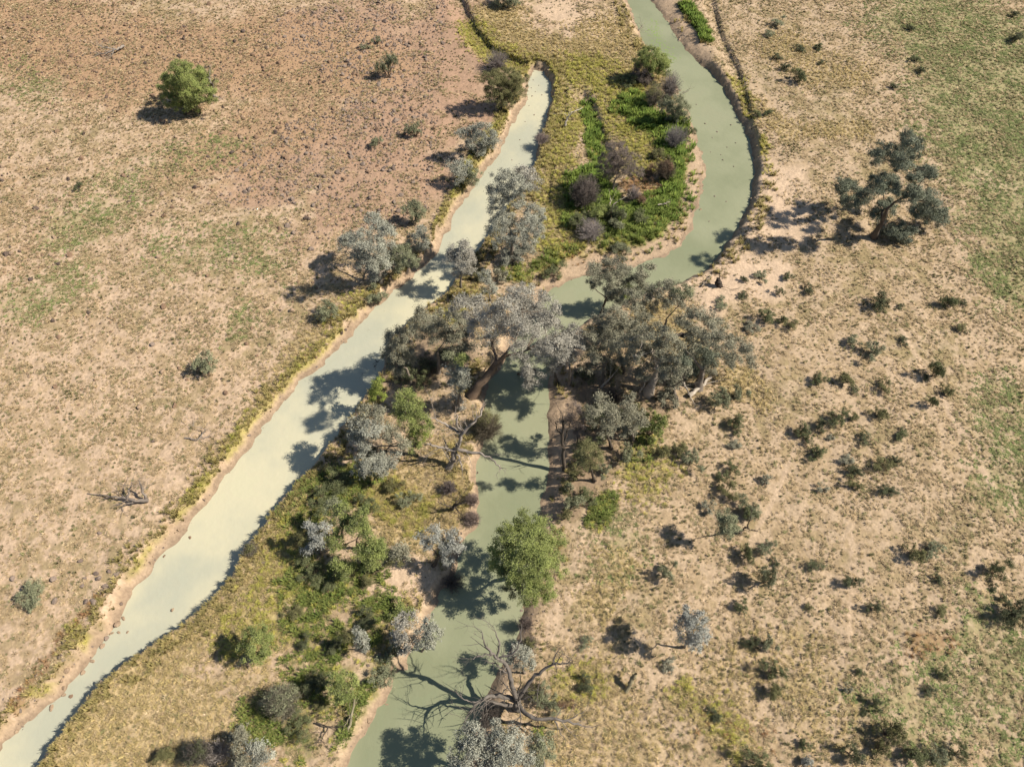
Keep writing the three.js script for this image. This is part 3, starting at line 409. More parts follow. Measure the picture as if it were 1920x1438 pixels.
tree('grey_tree', 'grey green tree half in shade at the foot of the river gum trunk', 'tree', { base: [862, 770], leaf: 'silver', r: .14, lobes: [[842, 674, 13, undefined, 'sage'], [866, 676, 12, undefined, 'leaf'], [858, 694, 16], [872, 706, 14], [850, 712, 13], [862, 726, 13], [856, 744, 12, undefined, 'mauve'], [862, 760, 9, undefined, 'mauve']] });
deadWood('fallen_branch', 'drowned forked branch reaching from the west bank into the pale creek', 'fallen branch', { base: [710, 600], branches: [[.2, .06, [716, 573, -.4], [714, 590, -.3], [705, 606, -.5], [690, 620, -.7]], [.08, .02, [706, 603, -.4], [690, 614, -.3], [668, 620, -.6]], [.07, .02, [704, 607, -.5], [700, 622, -.5], [698, 634, -.7]]], twigs: 7, part: 'limb' });
deadWood('fallen_branch', 'dark bare branch poking from the shaded east bank over the pale creek', 'fallen branch', { base: [708, 678], branches: [[.09, .02, [714, 680, -.2], [705, 684, .2], [697, 696, .1]], [.06, .015, [712, 681, 0], [702, 674, .6]]], twigs: 3, part: 'limb', col: 'dark' });

// trees of the wooded crossing on the sandy plain's side of the green creek
tree('slim_gum', 'slim dark stemmed gum rising from the green creek edge at the crossing', 'tree', { base: [1128, 588], leaf: 'ash', bark: 'dark', r: .15, lobes: [[1112, 506, 15], [1124, 518, 16], [1150, 498, 17], [1168, 494, 15], [1142, 524, 18], [1164, 522, 18], [1178, 538, 14], [1148, 550, 17], [1166, 556, 16], [1108, 534, 10]] });
tree('slim_gum', 'small round headed gum reaching over the water right of the slim gum', 'tree', { base: [1208, 580], leaf: 'ash', bark: 'dark', r: .1, lobes: [[1196, 516, 13], [1214, 506, 14], [1205, 530, 13], [1212, 542, 10, undefined, 'sage']] });
shrub('yellow green bush between the slim gum and the small round headed gum', 1181, 532, 13, 'lime', 1.3);
tree('slim_gum', 'open forked gum with yellow grass showing through below its crown', 'tree', { base: [1242, 636], leaf: 'ash', bark: 'dark', r: .17, lobes: [[1232, 542, 14], [1250, 540, 16], [1258, 562, 15], [1276, 540, 13, undefined, 'sage'], [1290, 548, 13, undefined, 'sage'], [1280, 566, 12], [1240, 566, 13]] });
tree('slim_gum', 'thin grey gum left of the open forked gum', 'tree', { base: [1205, 650], leaf: 'ash', bark: 'dark', r: .15, lobes: [[1190, 556, 13], [1210, 562, 15], [1186, 580, 14], [1204, 588, 15], [1222, 582, 13], [1176, 604, 14], [1198, 612, 14]] });
tree('grey_tree', 'mauve headed tree at the green creek edge beside the river gum crown', 'tree', { base: [1066, 722], leaf: 'mauve', r: .18, lobes: [[1062, 636, 16], [1078, 622, 14], [1072, 652, 17], [1054, 662, 14], [1088, 644, 12], [1068, 672, 12]] });
tree('grey_tree', 'shaded ash grey tree between the creek edge and the old spreading gum', 'tree', { base: [1135, 722], leaf: 'ash', r: .2, lobes: [[1118, 606, 16], [1130, 622, 17], [1106, 628, 14], [1148, 636, 17], [1124, 648, 18], [1146, 660, 17], [1108, 664, 15], [1156, 616, 14], [1130, 682, 15], [1160, 678, 14], [1100, 690, 12]] });
tree('old_gum', 'old spreading gum with pale crooked limbs in the crossing thicket', 'tree', { base: [1216, 738], leaf: 'ash', bark: 'pale', r: .42, lean: [1233, 690, 2.6], lobes: [[1184, 620, 17], [1206, 628, 18], [1228, 620, 18], [1250, 630, 17], [1176, 644, 16], [1198, 652, 18], [1222, 650, 18], [1244, 654, 18], [1186, 672, 14], [1264, 650, 16], [1210, 694, 16], [1196, 704, 14], [1260, 676, 14], [1226, 712, 12]] });
tree('old_gum', 'wide dark olive grey gum on the outer side of the crossing thicket', 'tree', { base: [1308, 728], leaf: 'gum', bark: 'grey', r: .38, spread: 1, lobes: [[1284, 600, 16, undefined, 'ash'], [1304, 594, 18, undefined, 'ash'], [1324, 606, 18, undefined, 'ash'], [1344, 616, 17, undefined, 'ash'], [1296, 622, 16, undefined, 'ash'], [1312, 632, 18, undefined, 'ash'], [1336, 640, 20, undefined, 'ash'], [1360, 640, 18, undefined, 'ash'], [1384, 648, 17, undefined, 'ash'], [1402, 656, 13, undefined, 'ash'], [1284, 652, 18, undefined, 'ash'], [1306, 662, 18], [1332, 668, 18], [1356, 668, 17, undefined, 'ash'], [1280, 684, 18], [1302, 694, 16], [1326, 690, 14, undefined, 'ash'], [1374, 678, 13, undefined, 'ash'], [1266, 700, 13], [1412, 678, 11, undefined, 'ash']] });
deadWood('fallen_log', 'pale straight log lying on yellow grass under the wide dark gum', 'log', { base: [1312, 725], branches: [[.2, .12, [1292, 742, .2], [1312, 726, .3], [1334, 707, .4]]], twigs: 1, part: 'log_body', col: 'pale' });
deadWood('dead_limb', 'thick dark dead limb with a white snapped end across yellow grass', 'dead limb', { base: [1258, 640], branches: [[.2, .14, [1240, 648, 2], [1254, 638, 2.3], [1270, 628, 2.6], [1288, 627, 2.6]], [.15, .1, [1272, 630, 2.6], [1282, 630, 2.7], [1291, 629, 2.7]]], twigs: 0, part: 'limb', col: 'dark' });
deadWood('dead_limb', 'white twisted dead limbs tangled in front of the old spreading gum', 'dead limb', { base: [1228, 735], branches: [[.14, .05, [1222, 685, 4], [1234, 694, 3.6], [1240, 706, 3], [1258, 712, 2.5]], [.13, .04, [1188, 668, 5], [1202, 666, 5.2], [1213, 664, 5]], [.1, .03, [1282, 716, 2], [1290, 734, 1.2], [1300, 752, .4]], [.1, .03, [1128, 726, .6], [1140, 712, 1.4], [1152, 700, 2]], [.09, .03, [1200, 735, .6], [1206, 725, 1.4], [1212, 716, 2]]], twigs: 3, part: 'limb', col: 'pale' });
shrub('ash grey round bush outside the crossing thicket, larger of the pair', 1351, 748, 19, 'sage', 1.1);
shrub('ash grey round bush outside the crossing thicket, smaller right one of the pair', 1385, 737, 15, 'sage', 1.2);
tree('grey_tree', 'grey tree at the thicket foot with a green bush against it', 'tree', { base: [1186, 826], leaf: 'ash', r: .15, lobes: [[1172, 768, 16], [1190, 776, 16], [1162, 786, 15], [1182, 796, 18], [1168, 808, 13], [1200, 790, 13], [1184, 752, 12]] });
shrub('leafy green bush pressed against the grey tree at the thicket foot', 1222, 800, 24, 'leaf', 1.3);
shrub('silvery green bush below the thicket foot on bare sand', 1178, 850, 18, 'sage', 1.2);
tree('grey_tree', 'ash grey bank tree leaning toward the mud slope, in front of the thicket', 'tree', { base: [1146, 842], leaf: 'ash', bark: 'dark', r: .16, lobes: [[1130, 752, 14], [1142, 772, 16], [1120, 782, 15], [1136, 800, 15], [1152, 792, 14], [1112, 766, 12]] });
tree('dusky_tree', 'dusky olive bank tree below the ash grey one on the shaded slope', 'tree', { base: [1114, 904], leaf: 'oliv', bark: 'dark', r: .13, lobes: [[1098, 836, 13], [1112, 846, 14], [1092, 858, 13], [1108, 872, 12], [1122, 862, 11]] });
tree('dusky_tree', 'thin dusky tree on the mud slope near the dark leafless trunk', 'tree', { base: [1082, 836], leaf: 'plum', bark: 'dark', r: .1, twig: 3, lobes: [[1076, 768, 14], [1088, 782, 12], [1070, 792, 11], [1084, 806, 11]] });
wiry('wiry_shrub', 'dark twig heap in the shade below the old spreading gum', 'shrub', { c: [1150, 742], r: 22, h: 1.2, n: 170, col: [.13, .11, .1] });
wiry('wiry_shrub', 'brown twig heap under the dusky trees west of the river gum', 'shrub', { c: [800, 682], r: 24, h: 1.3, n: 180, col: [.13, .115, .1], leaf: 'dark' });
shrub('dark undergrowth bush under the dusky trees, beside the brown twig heap', 760, 702, 20, 'dark', .9);
shrub('dark undergrowth bush between the river gum trunk and the dusky trees', 842, 664, 20, 'dark', 1);
shrub('green tipped undergrowth bush near the pale creek below the dusky trees', 792, 712, 15, 'moss', 1);
shrub('dark bush in deep shade on the east bank, uppermost', 1118, 790, 20, 'moss', 1);
shrub('dark bush in deep shade on the east bank, below the uppermost', 1104, 836, 20, 'moss', 1);
shrub('olive bush on the bank above the mud slope, third down', 1082, 884, 18, 'oliv', 1.1);
shrub('olive bush on the bank above the mud slope, fourth down', 1132, 880, 15, 'sage', 1);
shrub('grey green bush at the lower end of the east bank bushes', 1076, 940, 20, 'sage', 1.2);
shrub('small dark bush behind the big round green tree', 1058, 968, 15, 'oliv', 1);
deadWood('dead_tree', 'dark leafless trunk standing in the shade of the east bank', 'dead tree', { base: [1058, 882], trunk: 0, branches: [[.18, .08, [1058, 882, 0], [1057, 850, 1.8], [1055, 815, 4], [1056, 790, 5.5]], [.08, .02, [1056, 830, 3], [1064, 808, 4.4], [1070, 792, 5.4]], [.07, .02, [1056, 822, 3.4], [1046, 806, 4.4], [1042, 790, 5.4]]], twigs: 5, col: 'dark' });

// ------------------------------------------------------------------ middle and lower part of the tongue
deadWood('dead_tree', 'grey leafless forked tree on straw coloured ground beside the green creek', 'dead tree', { base: [843, 872], trunk: 0, branches: [[.26, .16, [840, 878, 0], [850, 855, 1.3], [858, 836, 2.6]], [.17, .05, [858, 838, 2.5], [864, 815, 3.8], [857, 795, 5], [856, 778, 5.8]], [.15, .04, [863, 815, 3.8], [846, 802, 4.4], [828, 792, 5], [811, 783, 5.4]], [.15, .04, [864, 815, 3.8], [880, 798, 4.8], [900, 778, 5.6], [905, 764, 6]], [.15, .05, [854, 846, 2], [832, 840, 2.3], [812, 834, 2.8], [800, 831, 3]], [.15, .04, [858, 842, 2.2], [884, 849, 2.2], [908, 853, 2.4], [928, 868, 2.2], [940, 880, 2]], [.1, .03, [856, 848, 1.8], [862, 864, 1.4], [868, 882, 1.2]]], twigs: 6 });
wiry('wiry_shrub', 'olive brown haze of fine twigs overhanging the green creek by the dead tree', 'shrub', { c: [914, 788], r: 30, h: 3.2, n: 520, col: [.17, .15, .115], leaf: 'oliv' });
tree('silver_tree', 'ash silver tree near the pale creek with a bright green tree behind its right side', 'tree', { base: [708, 862], leaf: 'silver', r: .2, lobes: [[690, 776, 18, 4.4, 'ash'], [712, 782, 18, 4.6, 'ash'], [672, 800, 16, 4], [694, 806, 20, 4.4], [718, 812, 18, 4, 'ash'], [740, 818, 17, 3.8, 'ash'], [682, 826, 18, 3.4], [756, 832, 12, 3, 'ash'], [664, 818, 11, 3]] });
tree('bright_tree', 'bright green tree right behind the ash silver tree', 'tree', { base: [780, 838], leaf: 'leaf', bark: 'brown', r: .16, lobes: [[762, 740, 16, 4.6], [758, 762, 18, 4.2], [780, 770, 18, 4.4], [770, 790, 18, 4], [792, 796, 17, 3.6], [750, 778, 14, 3.8], [788, 814, 15, 3, 'lime'], [776, 830, 14, 2.4]] });
tree('bright_tree', 'little bright green tree alone at the pale creek edge', 'tree', { base: [706, 752], leaf: 'lime', bark: 'brown', r: .08, lobes: [[708, 718, 10, 2.6], [704, 732, 10, 2], [698, 742, 9, 1.4], [714, 742, 8, 1.4]] });
tree('silver_tree', 'low silver tree with lime shoots at the foot of the ash silver tree', 'tree', { base: [700, 908], leaf: 'silver', r: .13, lobes: [[688, 862, 17, 2.6], [712, 868, 17, 2.4], [738, 862, 14, 2.2], [698, 884, 16, 2], [722, 884, 12, 1.6], [676, 880, 12, 1.6], [706, 898, 10, 1, 'lime']] });
tree('silver_tree', 'small white silver tree at the west side of the green grove', 'tree', { base: [600, 1038], leaf: 'white', r: .1, lobes: [[582, 990, 12, 3], [600, 996, 14, 3.2], [588, 1012, 14, 2.6], [606, 1014, 11, 2.4], [578, 1030, 9, 1.6]] });
tree('bright_tree', 'bright green open tree in the grove, upper left, thin leaved', 'tree', { base: [640, 1010], leaf: 'leaf', bark: 'brown', r: .12, lobes: [[628, 950, 18, 2.8, 'sage'], [648, 960, 17, 3], [636, 976, 18, 2.6, 'moss'], [656, 982, 14, 2.4]] });
tree('bright_tree', 'bright green tree of the grove, tallest, in its middle', 'tree', { base: [672, 1030], leaf: 'leaf', bark: 'brown', r: .14, lobes: [[688, 956, 11, 4], [680, 972, 14, 3.8], [668, 990, 16, 3.4], [684, 994, 13, 3.2], [628, 1006, 14, 2.6], [634, 1024, 13, 2]] });
tree('bright_tree', 'bright green tree of the grove on its lower right', 'tree', { base: [700, 1066], leaf: 'leaf', bark: 'brown', r: .13, lobes: [[684, 1018, 14, 3.2], [704, 1024, 16, 3.2], [678, 1038, 15, 2.6], [700, 1044, 17, 2.6], [716, 1036, 12, 2.6], [694, 1060, 12, 1.6]] });
tree('bright_tree', 'small bright green tree of the grove, lowest on its west side', 'tree', { base: [646, 1078], leaf: 'leaf', bark: 'brown', r: .09, lobes: [[636, 1058, 13, 1.8], [652, 1066, 13, 1.6], [644, 1076, 11, 1]] });
tree('dusky_tree', 'dusky grey green tree between the green grove and the white silver creek tree', 'tree', { base: [752, 1058], leaf: 'ash', r: .12, lobes: [[744, 1034, 16, 2.6], [740, 1050, 14, 2, 'oliv'], [756, 1042, 12, 2.2], [728, 1054, 11, 1.5, 'oliv']] });
tree('white_tree', 'white silver tree with bare dark limbs at the green creek edge', 'tree', { base: [812, 1062], leaf: 'white', bark: 'dark', r: .14, twig: 2, lobes: [[790, 1010, 11, 3], [814, 1000, 13, 3.4], [822, 1016, 14, 3], [850, 1006, 12, 3.4], [846, 1024, 14, 3], [860, 1028, 9, 2.8], [836, 1044, 11, 2.2], [842, 1056, 8, 1.8], [800, 1022, 9, 2.6]] });
wiry('wiry_shrub', 'dark tangle of twigs at the waterline below the white silver creek tree', 'shrub', { c: [842, 1080], r: 24, h: 1.0, n: 130, col: [.15, .13, .12], dir: V(.5, -.1, .2) });
wiry('wiry_shrub', 'violet brown column of fine twigs hanging at the green creek waterline', 'shrub', { c: [884, 930], r: 15, h: 1.8, n: 260, col: [.25, .2, .19] });
wiry('wiry_shrub', 'second violet brown twig mass just down the waterline', 'shrub', { c: [884, 966], r: 18, h: 1.6, n: 300, col: [.24, .195, .185] });
wiry('wiry_shrub', 'purple grey low twig shrub on straw ground above the small dead stump', 'shrub', { c: [842, 912], r: 17, h: 1.4, n: 200, col: [.17, .145, .15] });
deadWood('dead_stump', 'small dark dead stump with spread arms near the violet twig shrubs', 'dead tree', { base: [846, 954], trunk: 0, branches: [[.16, .08, [846, 957, 0], [850, 950, .8], [854, 944, 1.5]], [.1, .03, [852, 948, 1.2], [866, 944, 1.9], [876, 938, 2.2]], [.08, .02, [850, 950, 1], [836, 948, 1.6], [820, 940, 1.8]], [.07, .02, [853, 946, 1.4], [856, 934, 2]]], twigs: 5, col: 'dark' });
tree('round_tree', 'big round bright green tree overhanging the green creek', 'tree', { base: [994, 1086], leaf: 'leaf', bark: 'brown', r: .3, flat: .95, lobes: [[985, 985, 24, 3.8], [958, 1000, 24, 3.4], [1012, 996, 24, 3.6], [1034, 1018, 22, 3.2], [940, 1028, 22, 3], [968, 1028, 26, 4.6], [1000, 1022, 26, 5], [1026, 1044, 24, 4], [944, 1056, 22, 2.8], [972, 1060, 26, 4.4], [1002, 1056, 26, 4.8], [1034, 1068, 21, 3], [958, 1084, 20, 2.6, 'dark'], [985, 1092, 24, 3.4], [1012, 1090, 22, 3.2], [996, 1116, 18, 2.2], [968, 1106, 18, 2, 'dark'], [1020, 1112, 15, 2], [985, 1040, 20, 5.2]] });
wiry('wiry_shrub', 'purple brown twig tangle on the east bank below the big round tree', 'shrub', { c: [986, 1166], r: 17, h: 1.6, n: 220, col: [.17, .14, .135] });
tree('silver_tree', 'mauve silver tree on the west bank with paler silver one against it', 'tree', { base: [762, 1226], leaf: 'mauve', r: .12, lobes: [[752, 1166, 14, 2.8], [768, 1162, 12, 2.8], [758, 1184, 15, 2.6], [744, 1194, 11, 2], [768, 1204, 14, 2], [756, 1214, 11, 1.4]] });
tree('silver_tree', 'paler silver tree leaning out over the water, right of the mauve one', 'tree', { base: [788, 1226], leaf: 'silver', r: .1, lobes: [[804, 1166, 11, 2.8], [798, 1184, 14, 2.6], [812, 1186, 13, 2.8], [792, 1204, 13, 2.1], [806, 1206, 11, 2]] });
tree('silver_tree', 'narrow upright silver sapling left of the mauve silver tree', 'tree', { base: [684, 1226], leaf: 'silver', r: .07, lobes: [[672, 1184, 8, 2.6], [678, 1196, 10, 2.2], [682, 1210, 10, 1.4]] });
shrub('pale green low bush above the mauve silver bank tree', 750, 1146, 24, 'leaf', .7);
shrub('olive low bush on the sandy west bank under the mauve silver tree', 722, 1248, 22, 'sage', .8);
tree('bright_tree', 'lone bright green shrubby tree on grass in the lower tongue', 'tree', { base: [482, 1236], leaf: 'leaf', bark: 'brown', r: .1, twig: 2, lobes: [[466, 1190, 11, 2.2], [484, 1186, 13, 2.6], [498, 1198, 12, 2.2], [462, 1210, 12, 2], [482, 1210, 15, 2.6], [500, 1222, 11, 1.6], [470, 1230, 12, 1.6], [486, 1236, 11, 1.2]] });
tree('bright_tree', 'bright green bush beside the sandy bank, lower right of the tongue', 'tree', { base: [646, 1300], leaf: 'leaf', bark: 'brown', r: .1, lobes: [[636, 1270, 14, 2.4], [654, 1278, 13, 2.2], [630, 1288, 13, 2], [648, 1296, 15, 2], [636, 1310, 11, 1.2]] });
wiry('wiry_shrub', 'grey green feathery fan of twigs on dark grass, lower tongue', 'shrub', { c: [528, 1316], r: 36, h: 2.6, n: 480, col: [.2, .19, .15], leaf: 'sage' });
wiry('dead_shrub', 'bleached curling dead twigs at the lower photo edge', 'dead shrub', { c: [408, 1410], r: 26, h: 1.8, n: 200, col: [.36, .33, .32] });
wiry('wiry_shrub', 'dark twig shrub under the bleached curling twigs', 'shrub', { c: [372, 1412], r: 28, h: 2.6, n: 320, col: [.11, .10, .095], leaf: 'dark' });
tree('silver_tree', 'dusky silver bush right of the bleached twigs, cut by the lower edge', 'tree', { base: [478, 1436], leaf: 'silver', r: .1, lobes: [[456, 1400, 14, 2.2, 'ash'], [476, 1404, 17, 2.4], [496, 1416, 16, 2.2], [462, 1424, 17, 2, 'ash'], [486, 1436, 16, 1.6], [450, 1384, 12, 1.8, 'ash']] });
deadWood('fallen_log', 'pale thin leaning trunk on the sandy west bank near the lower edge', 'log', { base: [655, 1340], branches: [[.11, .06, [652, 1370, .1], [658, 1342, .6], [665, 1312, 1.2]], [.06, .02, [640, 1372, .1], [650, 1352, .4], [657, 1338, .6]]], twigs: 1, part: 'log_body', col: [.25, .23, .16] });
deadWood('dead_shrub', 'fallen dark twigs on sand beside the pale thin leaning trunk', 'fallen branch', { base: [612, 1362], branches: [[.06, .02, [592, 1356, .2], [612, 1362, .4], [632, 1366, .3]], [.05, .015, [614, 1362, .4], [606, 1380, .3], [598, 1392, .2]]], twigs: 8, part: 'limb', col: 'dark' });
deadWood('dead_tree', 'great leafless grey tree with radiating limbs over the green creek, foot of the photo', 'dead tree', { base: [970, 1322], trunk: 0, branches: [
  [.5, .34, [972, 1330, 0], [971, 1318, 1.2], [968, 1308, 2.2]], [.3, .14, [968, 1310, 2], [960, 1285, 3.4], [953, 1255, 4.6], [935, 1234, 5.6], [920, 1226, 6]], [.13, .03, [932, 1233, 5.7], [937, 1208, 6.6], [930, 1188, 7.2], [926, 1176, 7.6]], [.13, .03, [920, 1226, 6], [908, 1205, 6.8], [902, 1182, 7.4]], [.12, .03, [936, 1234, 5.6], [966, 1222, 6.2], [976, 1200, 6.8], [978, 1170, 7.4]],
  [.11, .03, [922, 1226, 6], [900, 1230, 6], [886, 1236, 6.2]], [.12, .03, [950, 1262, 4.4], [930, 1246, 4.8], [912, 1240, 5.2]], [.28, .1, [970, 1310, 1.8], [992, 1279, 3.2], [1018, 1258, 4.2], [1044, 1243, 5]], [.12, .03, [1040, 1245, 4.9], [1058, 1244, 5.2], [1074, 1238, 5.4]], [.1, .02, [1036, 1247, 4.8], [1042, 1230, 5.6], [1048, 1216, 6.2]],
  [.26, .1, [974, 1322, 1.2], [994, 1344, 2], [1036, 1350, 2.4], [1060, 1352, 2.4], [1090, 1360, 2]], [.1, .02, [1050, 1352, 2.4], [1076, 1344, 2.6], [1100, 1330, 2.8]], [.1, .02, [1040, 1352, 2.4], [1050, 1370, 2], [1058, 1386, 1.6]], [.32, .14, [966, 1314, 1.6], [938, 1306, 2.2], [918, 1304, 2.6], [892, 1318, 2.8]], [.2, .08, [960, 1322, 1.4], [930, 1320, 2], [905, 1308, 2.4]],
  [.12, .03, [892, 1318, 2.8], [872, 1312, 3], [858, 1300, 3.2]], [.13, .03, [894, 1318, 2.8], [878, 1342, 2.4], [866, 1366, 2]], [.1, .03, [900, 1316, 2.6], [886, 1330, 2.6], [872, 1350, 2.2]], [.1, .03, [928, 1304, 2.4], [945, 1296, 3], [952, 1286, 3.4]]], twigs: 5, col: [.15, .138, .132], thin: .6 });
tree('silver_tree', 'small silver green tree behind the great leafless tree', 'tree', { base: [984, 1262], leaf: 'silver', r: .09, lobes: [[970, 1222, 14, 2], [984, 1234, 15, 1.9], [966, 1240, 12, 1.6], [994, 1246, 10, 1.3]] });
tree('silver_tree', 'pale silver tree at the lower edge, left crown under the great leafless tree', 'tree', { base: [888, 1442], leaf: 'silver', r: .18, lobes: [[884, 1364, 15, 3.6], [872, 1384, 17, 3.4], [896, 1386, 18, 3.8], [858, 1408, 14, 3], [882, 1410, 18, 3.6], [868, 1432, 15, 3], [900, 1412, 13, 3.2]] });
tree('silver_tree', 'pale silver tree at the lower edge, middle crown under the great leafless tree', 'tree', { base: [946, 1446], leaf: 'silver', r: .18, lobes: [[934, 1366, 13, 3.6], [956, 1374, 17, 3.8], [970, 1386, 13, 3.4], [944, 1392, 19, 4], [970, 1410, 16, 3.6], [928, 1416, 17, 3.6], [950, 1420, 18, 3.6], [985, 1428, 13, 3], [916, 1436, 14, 3]] });
tree('silver_tree', 'duller grey green tree right of the middle silver crown at the lower edge', 'tree', { base: [1018, 1440], leaf: 'sage', r: .12, lobes: [[1010, 1376, 10, 2.2, 'lime'], [1004, 1396, 15, 2.4, 'silver'], [1022, 1392, 15, 2.4], [1014, 1412, 17, 2.6], [1032, 1410, 12, 2], [1000, 1428, 12, 2, 'silver']] });

for (const [x, y, r, leaf, tall, label] of [
  [738, 908, 17, 'oliv', .9, 'olive bush among straw grass below the low silver tree'], [766, 936, 16, 'sage', .8, 'sage bush between the low silver tree and the violet twig shrubs'], [688, 944, 18, 'moss', .8, 'dark green bush under the low silver tree, near the grove'], [640, 905, 22, 'moss', .8, 'dark green bush near the pale creek bank, left of the low silver tree'], [604, 940, 20, 'moss', .8, 'dark green bush by the pale creek bank above the white silver tree'],
  [560, 1016, 18, 'oliv', .8, 'olive bush in the shade left of the white silver tree'], [582, 1070, 22, 'moss', .7, 'dark green bush on lush grass left of the lowest grove tree'], [612, 1098, 17, 'moss', .7, 'green bush on lush grass just below the grove'], [688, 1092, 15, 'oliv', .8, 'olive bush at the lower right foot of the grove'], [548, 1150, 16, 'oliv', .7, 'olive bush on straw grass, halfway from the grove to the lone green tree'],
  [572, 1204, 14, 'dark', .9, 'dark small bush right of the lone green shrubby tree, upper'], [626, 1212, 15, 'dark', .9, 'dark small bush right of the lone green shrubby tree, lower'], [690, 1158, 20, 'dark', .8, 'dark bush above the silver sapling'], [650, 1192, 18, 'oliv', .8, 'olive bush left of the silver sapling'], [590, 1280, 22, 'dark', .9, 'dark bush between the feathery fan and the sandy bank bush'], [560, 1356, 22, 'moss', .8, 'green bush below the feathery fan of twigs'], [600, 1330, 14, 'oliv', .8, 'olive bush beside the fallen dark twigs'], [440, 1380, 18, 'ash', .9, 'ash grey bush above the dusky silver bush'], [312, 1416, 20, 'oliv', .8, 'olive bush at the lower edge left of the dark twig shrub'],
  [900, 520, 12, 'oliv', .9, 'olive bush beside the slim silver sapling'], [936, 512, 15, 'ash', 1.1, 'ash bush at the foot of the tall silver grey tongue tree'], [1040, 500, 16, 'moss', .8, 'green bush on the inner bank near the crossing'], [1160, 455, 15, 'sage', .9, 'silvery bush at the lower rim of the bend thicket'], [1088, 410, 18, 'moss', .9, 'green bush left of the grey twig fan'], [1200, 402, 16, 'moss', .7, 'deep green bush in the lush grass below the rust red shrubs'], [1240, 290, 15, 'oliv', .7, 'olive bush between ash grey ball and dark brown ball'], [1182, 152, 14, 'moss', .7, 'green bush in the shadow of the topmost clump tree'], [1290, 238, 13, 'moss', .8, 'green bush on the bank rim right of the ash grey ball'],
  [1200, 770, 20, 'oliv', 1, 'olive bush between the old spreading gum and the grey thicket foot tree'], [1248, 742, 18, 'ash', 1, 'grey bush in front of the wide dark gum trunk'], [1150, 700, 20, 'oliv', 1.1, 'olive bush left of the old spreading gum trunk'], [1095, 700, 18, 'dark', 1, 'dark bush by the mud slope above the dark twig heap'], [1140, 770, 20, 'dark', 1, 'dark bush under the ash grey bank tree'], [1090, 860, 16, 'dark', 1, 'dark bush beside the dusky olive bank tree'], [1060, 916, 15, 'oliv', .9, 'olive bush on the mud slope, lowest but one'], [1100, 930, 16, 'moss', .8, 'green bush where bank bushes meet the sand'], [1240, 846, 15, 'oliv', .8, 'olive bush right of the silvery green bush on sand'],
]) shrub(label, x, y, r, leaf, tall);
tree('grey_tree', 'mauve grey crown filling the gap between river gum and creek edge tree', 'tree', { base: [1046, 720], leaf: 'mauve', bark: 'dark', r: .15, lobes: [[1040, 640, 14], [1030, 660, 15], [1048, 668, 15], [1036, 684, 12], [1022, 648, 13]] });
tree('grey_tree', 'ash grey crown between the thin grey gum and the shaded tree', 'tree', { base: [1168, 700], leaf: 'ash', bark: 'dark', r: .17, lobes: [[1150, 586, 14], [1164, 598, 15], [1142, 604, 14], [1172, 626, 15], [1156, 640, 14]] });
tree('grey_tree', 'dusky grey crown behind the river gum on its west side', 'tree', { base: [862, 690], leaf: 'ash', bark: 'dark', r: .17, lobes: [[850, 590, 15], [866, 604, 16], [876, 624, 16], [858, 634, 15], [880, 648, 14], [868, 660, 13]] });
tree('grey_tree', 'grey crown at the thicket\'s lower middle, over the white dead limbs', 'tree', { base: [1268, 748], leaf: 'ash', bark: 'grey', r: .18, lobes: [[1250, 668, 14], [1266, 690, 15], [1246, 700, 14], [1284, 700, 14], [1262, 716, 13]] });

wiry('wiry_shrub', 'dark root tangle at the waterline under the great leafless tree', 'shrub', { c: [918, 1340], r: 26, h: .9, n: 170, col: [.12, .105, .10] });
wiry('wiry_shrub', 'brown twig tangle on the bank right behind the great leafless tree', 'shrub', { c: [1004, 1296], r: 22, h: 1.0, n: 170, col: [.17, .15, .12], leaf: 'oliv' });
wiry('wiry_shrub', 'grey twig tangle on the bank above the small silver green tree', 'shrub', { c: [994, 1204], r: 18, h: 1.1, n: 150, col: [.19, .165, .15], leaf: 'oliv' });
wiry('wiry_shrub', 'grey twig fringe overhanging the pale creek, beside the white silver tree', 'shrub', { c: [470, 1030], r: 17, h: .8, n: 140, col: [.2, .18, .16], leaf: 'oliv' });
// ------------------------------------------------------------------ the sandy plain
tree('lone_gum', 'lone dark green gum with tiered crown and long shadow on the sandy plain', 'tree', { base: [1638, 446], leaf: 'gum', bark: 'dark', r: .34, lean: [1664, 392, 4.0], spread: .95, flat: .75, big: 1.2, lobes: [[1702, 258, 13], [1714, 276, 15], [1700, 288, 11], [1660, 284, 14], [1645, 292, 11], [1680, 300, 15], [1694, 312, 14], [1734, 326, 14], [1748, 322, 9], [1714, 338, 13], [1656, 342, 18], [1672, 354, 15], [1640, 352, 12], [1590, 356, 16], [1576, 348, 11], [1610, 372, 15], [1596, 378, 11], [1660, 388, 15], [1640, 402, 11], [1712, 366, 17], [1734, 376, 17], [1752, 392, 15], [1764, 408, 13], [1740, 404, 15], [1716, 396, 12], [1686, 436, 15], [1702, 442, 12], [1668, 436, 10]] });
const PL = 'sandy plain';
